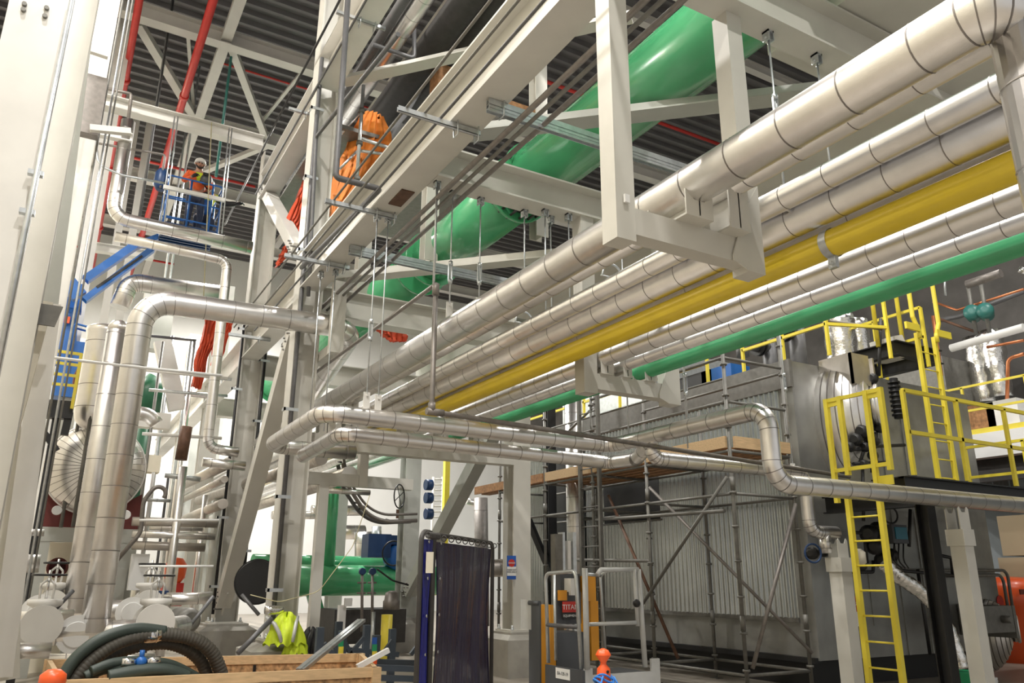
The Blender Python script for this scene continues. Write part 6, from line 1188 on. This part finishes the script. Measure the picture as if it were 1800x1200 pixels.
c = at(1757, 1057, Y=BY); mb = MB(); mb.lathe((c[0], BY-.01, c[2]), (0, -1, 0), [(0, .11), (.01, .11)], 20); t = single(mb, 'round_notice', ['red'], 'small red round notice on the boiler front low at right', 'sign')
# dark duct bank behind the boiler
t = thing('air_duct', 'dark galvanised box duct with corner standing behind the boiler', 'duct', at(1720, 760, Y=12)); a, b = at(1655, 625, Y=11.5), at(1765, 790, Y=11.5)
mb = MB(); mb.box((a[0], 11.5, b[2]-1), (b[0]+.2, 14, a[2])); part(mb, 'casing', ['galv_dull'], t)
for px in (1716, 1745): q = at(px, 700, Y=11.5); mb = MB(); mb.box((q[0], 11.47, b[2]-1), (q[0]+.06, 11.5, a[2])); part(mb, 'stiffener', ['galv'], t)
MX = 18.0; zt = at(1760, 752, X=MX)[2]; zb = at(1760, 800, X=MX)[2]; ym = 13.2
t = thing('mezzanine', 'white edged mezzanine floor behind the yellow railing at the right', 'floor', (MX, 9, zb))
mb = MB(); mb.box((MX, 3, zb), (22.4, ym, zt-.05)); part(mb, 'slab', ['white'], t); mb = MB(); mb.box((MX+.3, 3, zb-.5), (MX+.5, ym, zb)); part(mb, 'edge_beam', ['dark'], t)
for y_ in (4.0, 12.9): mb = MB(); mb.box((MX+.8, y_, 0), (MX+1.05, y_+.25, zb)); part(mb, 'column', ['dark'], t)
railing('guard_rail', [(MX+.05, ym-.1), (MX+.05, 3.2)], zt-.05, 1.12, 'yellow guard rail along the far mezzanine at the right edge', toe=True, step=1.5)
for (px, py, m_, lab) in ((1735, 735, 'board', 'brown cardboard box on the far mezzanine'), (1775, 728, 'white', 'white wrapped bale on the far mezzanine')): c = at(px, py, X=MX+.9); mb = MB(); mb.box((MX+.6, c[1]-.35, zt-.05), (MX+1.3, c[1]+.35, c[2]+.3)); single(mb, 'stored_box', [m_], lab, 'box')
for i, (pts, r, m_, lab) in enumerate([([(1640, 565), (1690, 555), (1800, 512)], .07, 'dark_pipe', 'dark pipe above the copper lines at the right'), ([(1640, 530), (1682, 545), (1800, 508)], .035, 'copper', 'upper copper line bending at the right edge'),
        ([(1650, 560), (1720, 585)], .04, 'rust', 'rusty red pipe slanting below the copper line'), ([(1672, 612), (1800, 575)], .12, 'white', 'white wrapped pipe run at the right edge'), ([(1735, 610), (1800, 598)], .04, 'copper', 'lower copper line under the white pipe'), ([(1770, 720), (1772, 630), (1800, 622)], .05, 'copper', 'vertical copper line at the right edge'),
        ([(1640, 555), (1655, 660)], .05, 'copper', 'copper line just right of the tall yellow handrails'), ([(1795, 480), (1800, 470)], .1, 'foil', 'foil duct end at the upper right edge'), ([(1660, 480), (1662, 520)], .03, 'galv', 'thin galvanised hanger under the green pipe'), ([(1700, 500), (1760, 480)], .12, 'tube_grey', 'grey beam-like pipe under the roof at right')]):
    tubething('service_pipe', lab, [at(p[0], p[1], X=20.2-.25*i) for p in pts], r*.85, m_, bend=.15)
for i, (px, py, h, r, lab) in enumerate([(1722, 650, 60, .28, 'left'), (1750, 640, 60, .3, 'right')]):
    c = at(px, py, X=20.9); mb = MB(); mb.sweep([c+np.array([0, 0, .9-.15*k]) for k in range(13)], [r*(1+.08*math.sin(k*2.1)) for k in range(13)], 16); single(mb, 'foil_duct', ['foil'], '%s crinkled foil duct hanging behind the boiler at right' % lab, 'duct')
for i, (px, py) in enumerate(((1710, 552), (1733, 549))):
    c = at(px, py, X=19.6); t = thing('valve_actuator', ['left', 'right'][i]+' teal valve actuator hanging at the right', 'actuator', c); mb = MB(); mb.lathe(c, (-1, -.4, .2), [(-.2, .16), (.1, .2), (.2, .18), (.22, .05)], 18); part(mb, 'head', ['teal'], t); mb = MB(); mb.tube(c-np.array([0, 0, .55]), c+np.array([0, 0, .8]), .05, 10); part(mb, 'stem', ['galv_dull'], t)
# roof equipment on the boiler (behind the railing)
t = thing('relief_valve', 'grey relief valve with black flanges on the boiler roof', 'valve', (11.2, 10, 5.2)); c = at(1400, 590, Y=10.0)
mb = MB(); mb.tube((c[0], 10, 5.18), (c[0], 10, c[2]+.35), .16, 20); part(mb, 'body', ['dark_pipe'], t)
mb = MB(); mb.path([(c[0], 10, c[2]+.05), (c[0]-.75, 10.0, c[2]+.05)], .13, .1, 18); part(mb, 'outlet', ['dark_pipe'], t)
for q in (.28, .36): mb = MB(); mb.tube((c[0]-q, 10, c[2]+.05), (c[0]-q-.04, 10, c[2]+.05), .22, 22); part(mb, 'flange', ['black'], t)
t = thing('relief_valve', 'second grey relief valve left of the first, on the boiler roof', 'valve', (11.2, 11.4, 5.2)); c = at(1352, 612, Y=11.2)
mb = MB(); mb.tube((c[0], 11.2, 5.18), (c[0], 11.2, c[2]+.3), .15, 20); part(mb, 'body', ['dark_pipe'], t); mb = MB(); mb.path([(c[0], 11.2, c[2]), (c[0]-.8, 11.2, c[2]), (c[0]-.8, 11.2, c[2]-.3)], .13, .15, 18); part(mb, 'outlet', ['dark_pipe'], t)
for q in (.25, .33): mb = MB(); mb.tube((c[0]-q, 11.2, c[2]), (c[0]-q-.04, 11.2, c[2]), .21, 22); part(mb, 'flange', ['black'], t)
for i, (px, r) in enumerate(((1478, .30), (1508, .24))):
    c = at(px, 600, Y=9.6); mb = MB(); mb.sweep([(c[0], 9.6, 5.18+.12*k) for k in range(13)], [r*(1+.04*math.sin(k*1.9)) for k in range(13)], 20); single(mb, 'exhaust_stack', ['foil'], ['left wider', 'right narrower'][i]+' foil wrapped stack on the boiler roof behind the railing', 'stack')
tubething('slant_pipe', 'grey scaffold tube lying across the boiler roof railing', [at(1445, 562, Y=8.4), at(1550, 578, Y=8.0)], .03, 'tube_grey')
mb = MB(); c = at(1590, 620, Y=8.0); mb.plate([at(1572, 590, Y=8.0), at(1586, 588, Y=8.0), at(1604, 628, Y=8.0), at(1582, 628, Y=8.0)], (0, .5, 0)); single(mb, 'tilted_cover', ['bright_paint'], 'pale tilted cover plate above the black roof beams', 'cover')
for i, (px, w_) in enumerate(((1225, .5), (1265, .4))):
    c = at(px, 655, X=10.9); mb = MB(); mb.box((10.8, c[1]-w_, 5.2), (11.3, c[1]+w_, 5.55)); single(mb, 'roof_box', ['blue' if i else 'black'], ['black equipment box on the boiler roof', 'blue box on the boiler roof behind the scaffold'][i], 'box')
mb = MB(); mb.box((12.0, 14, 5.2), (14.5, 18, 6.9)); single(mb, 'roof_housing', ['galv'], 'light grey housing on the boiler roof behind the green pipe', 'housing')
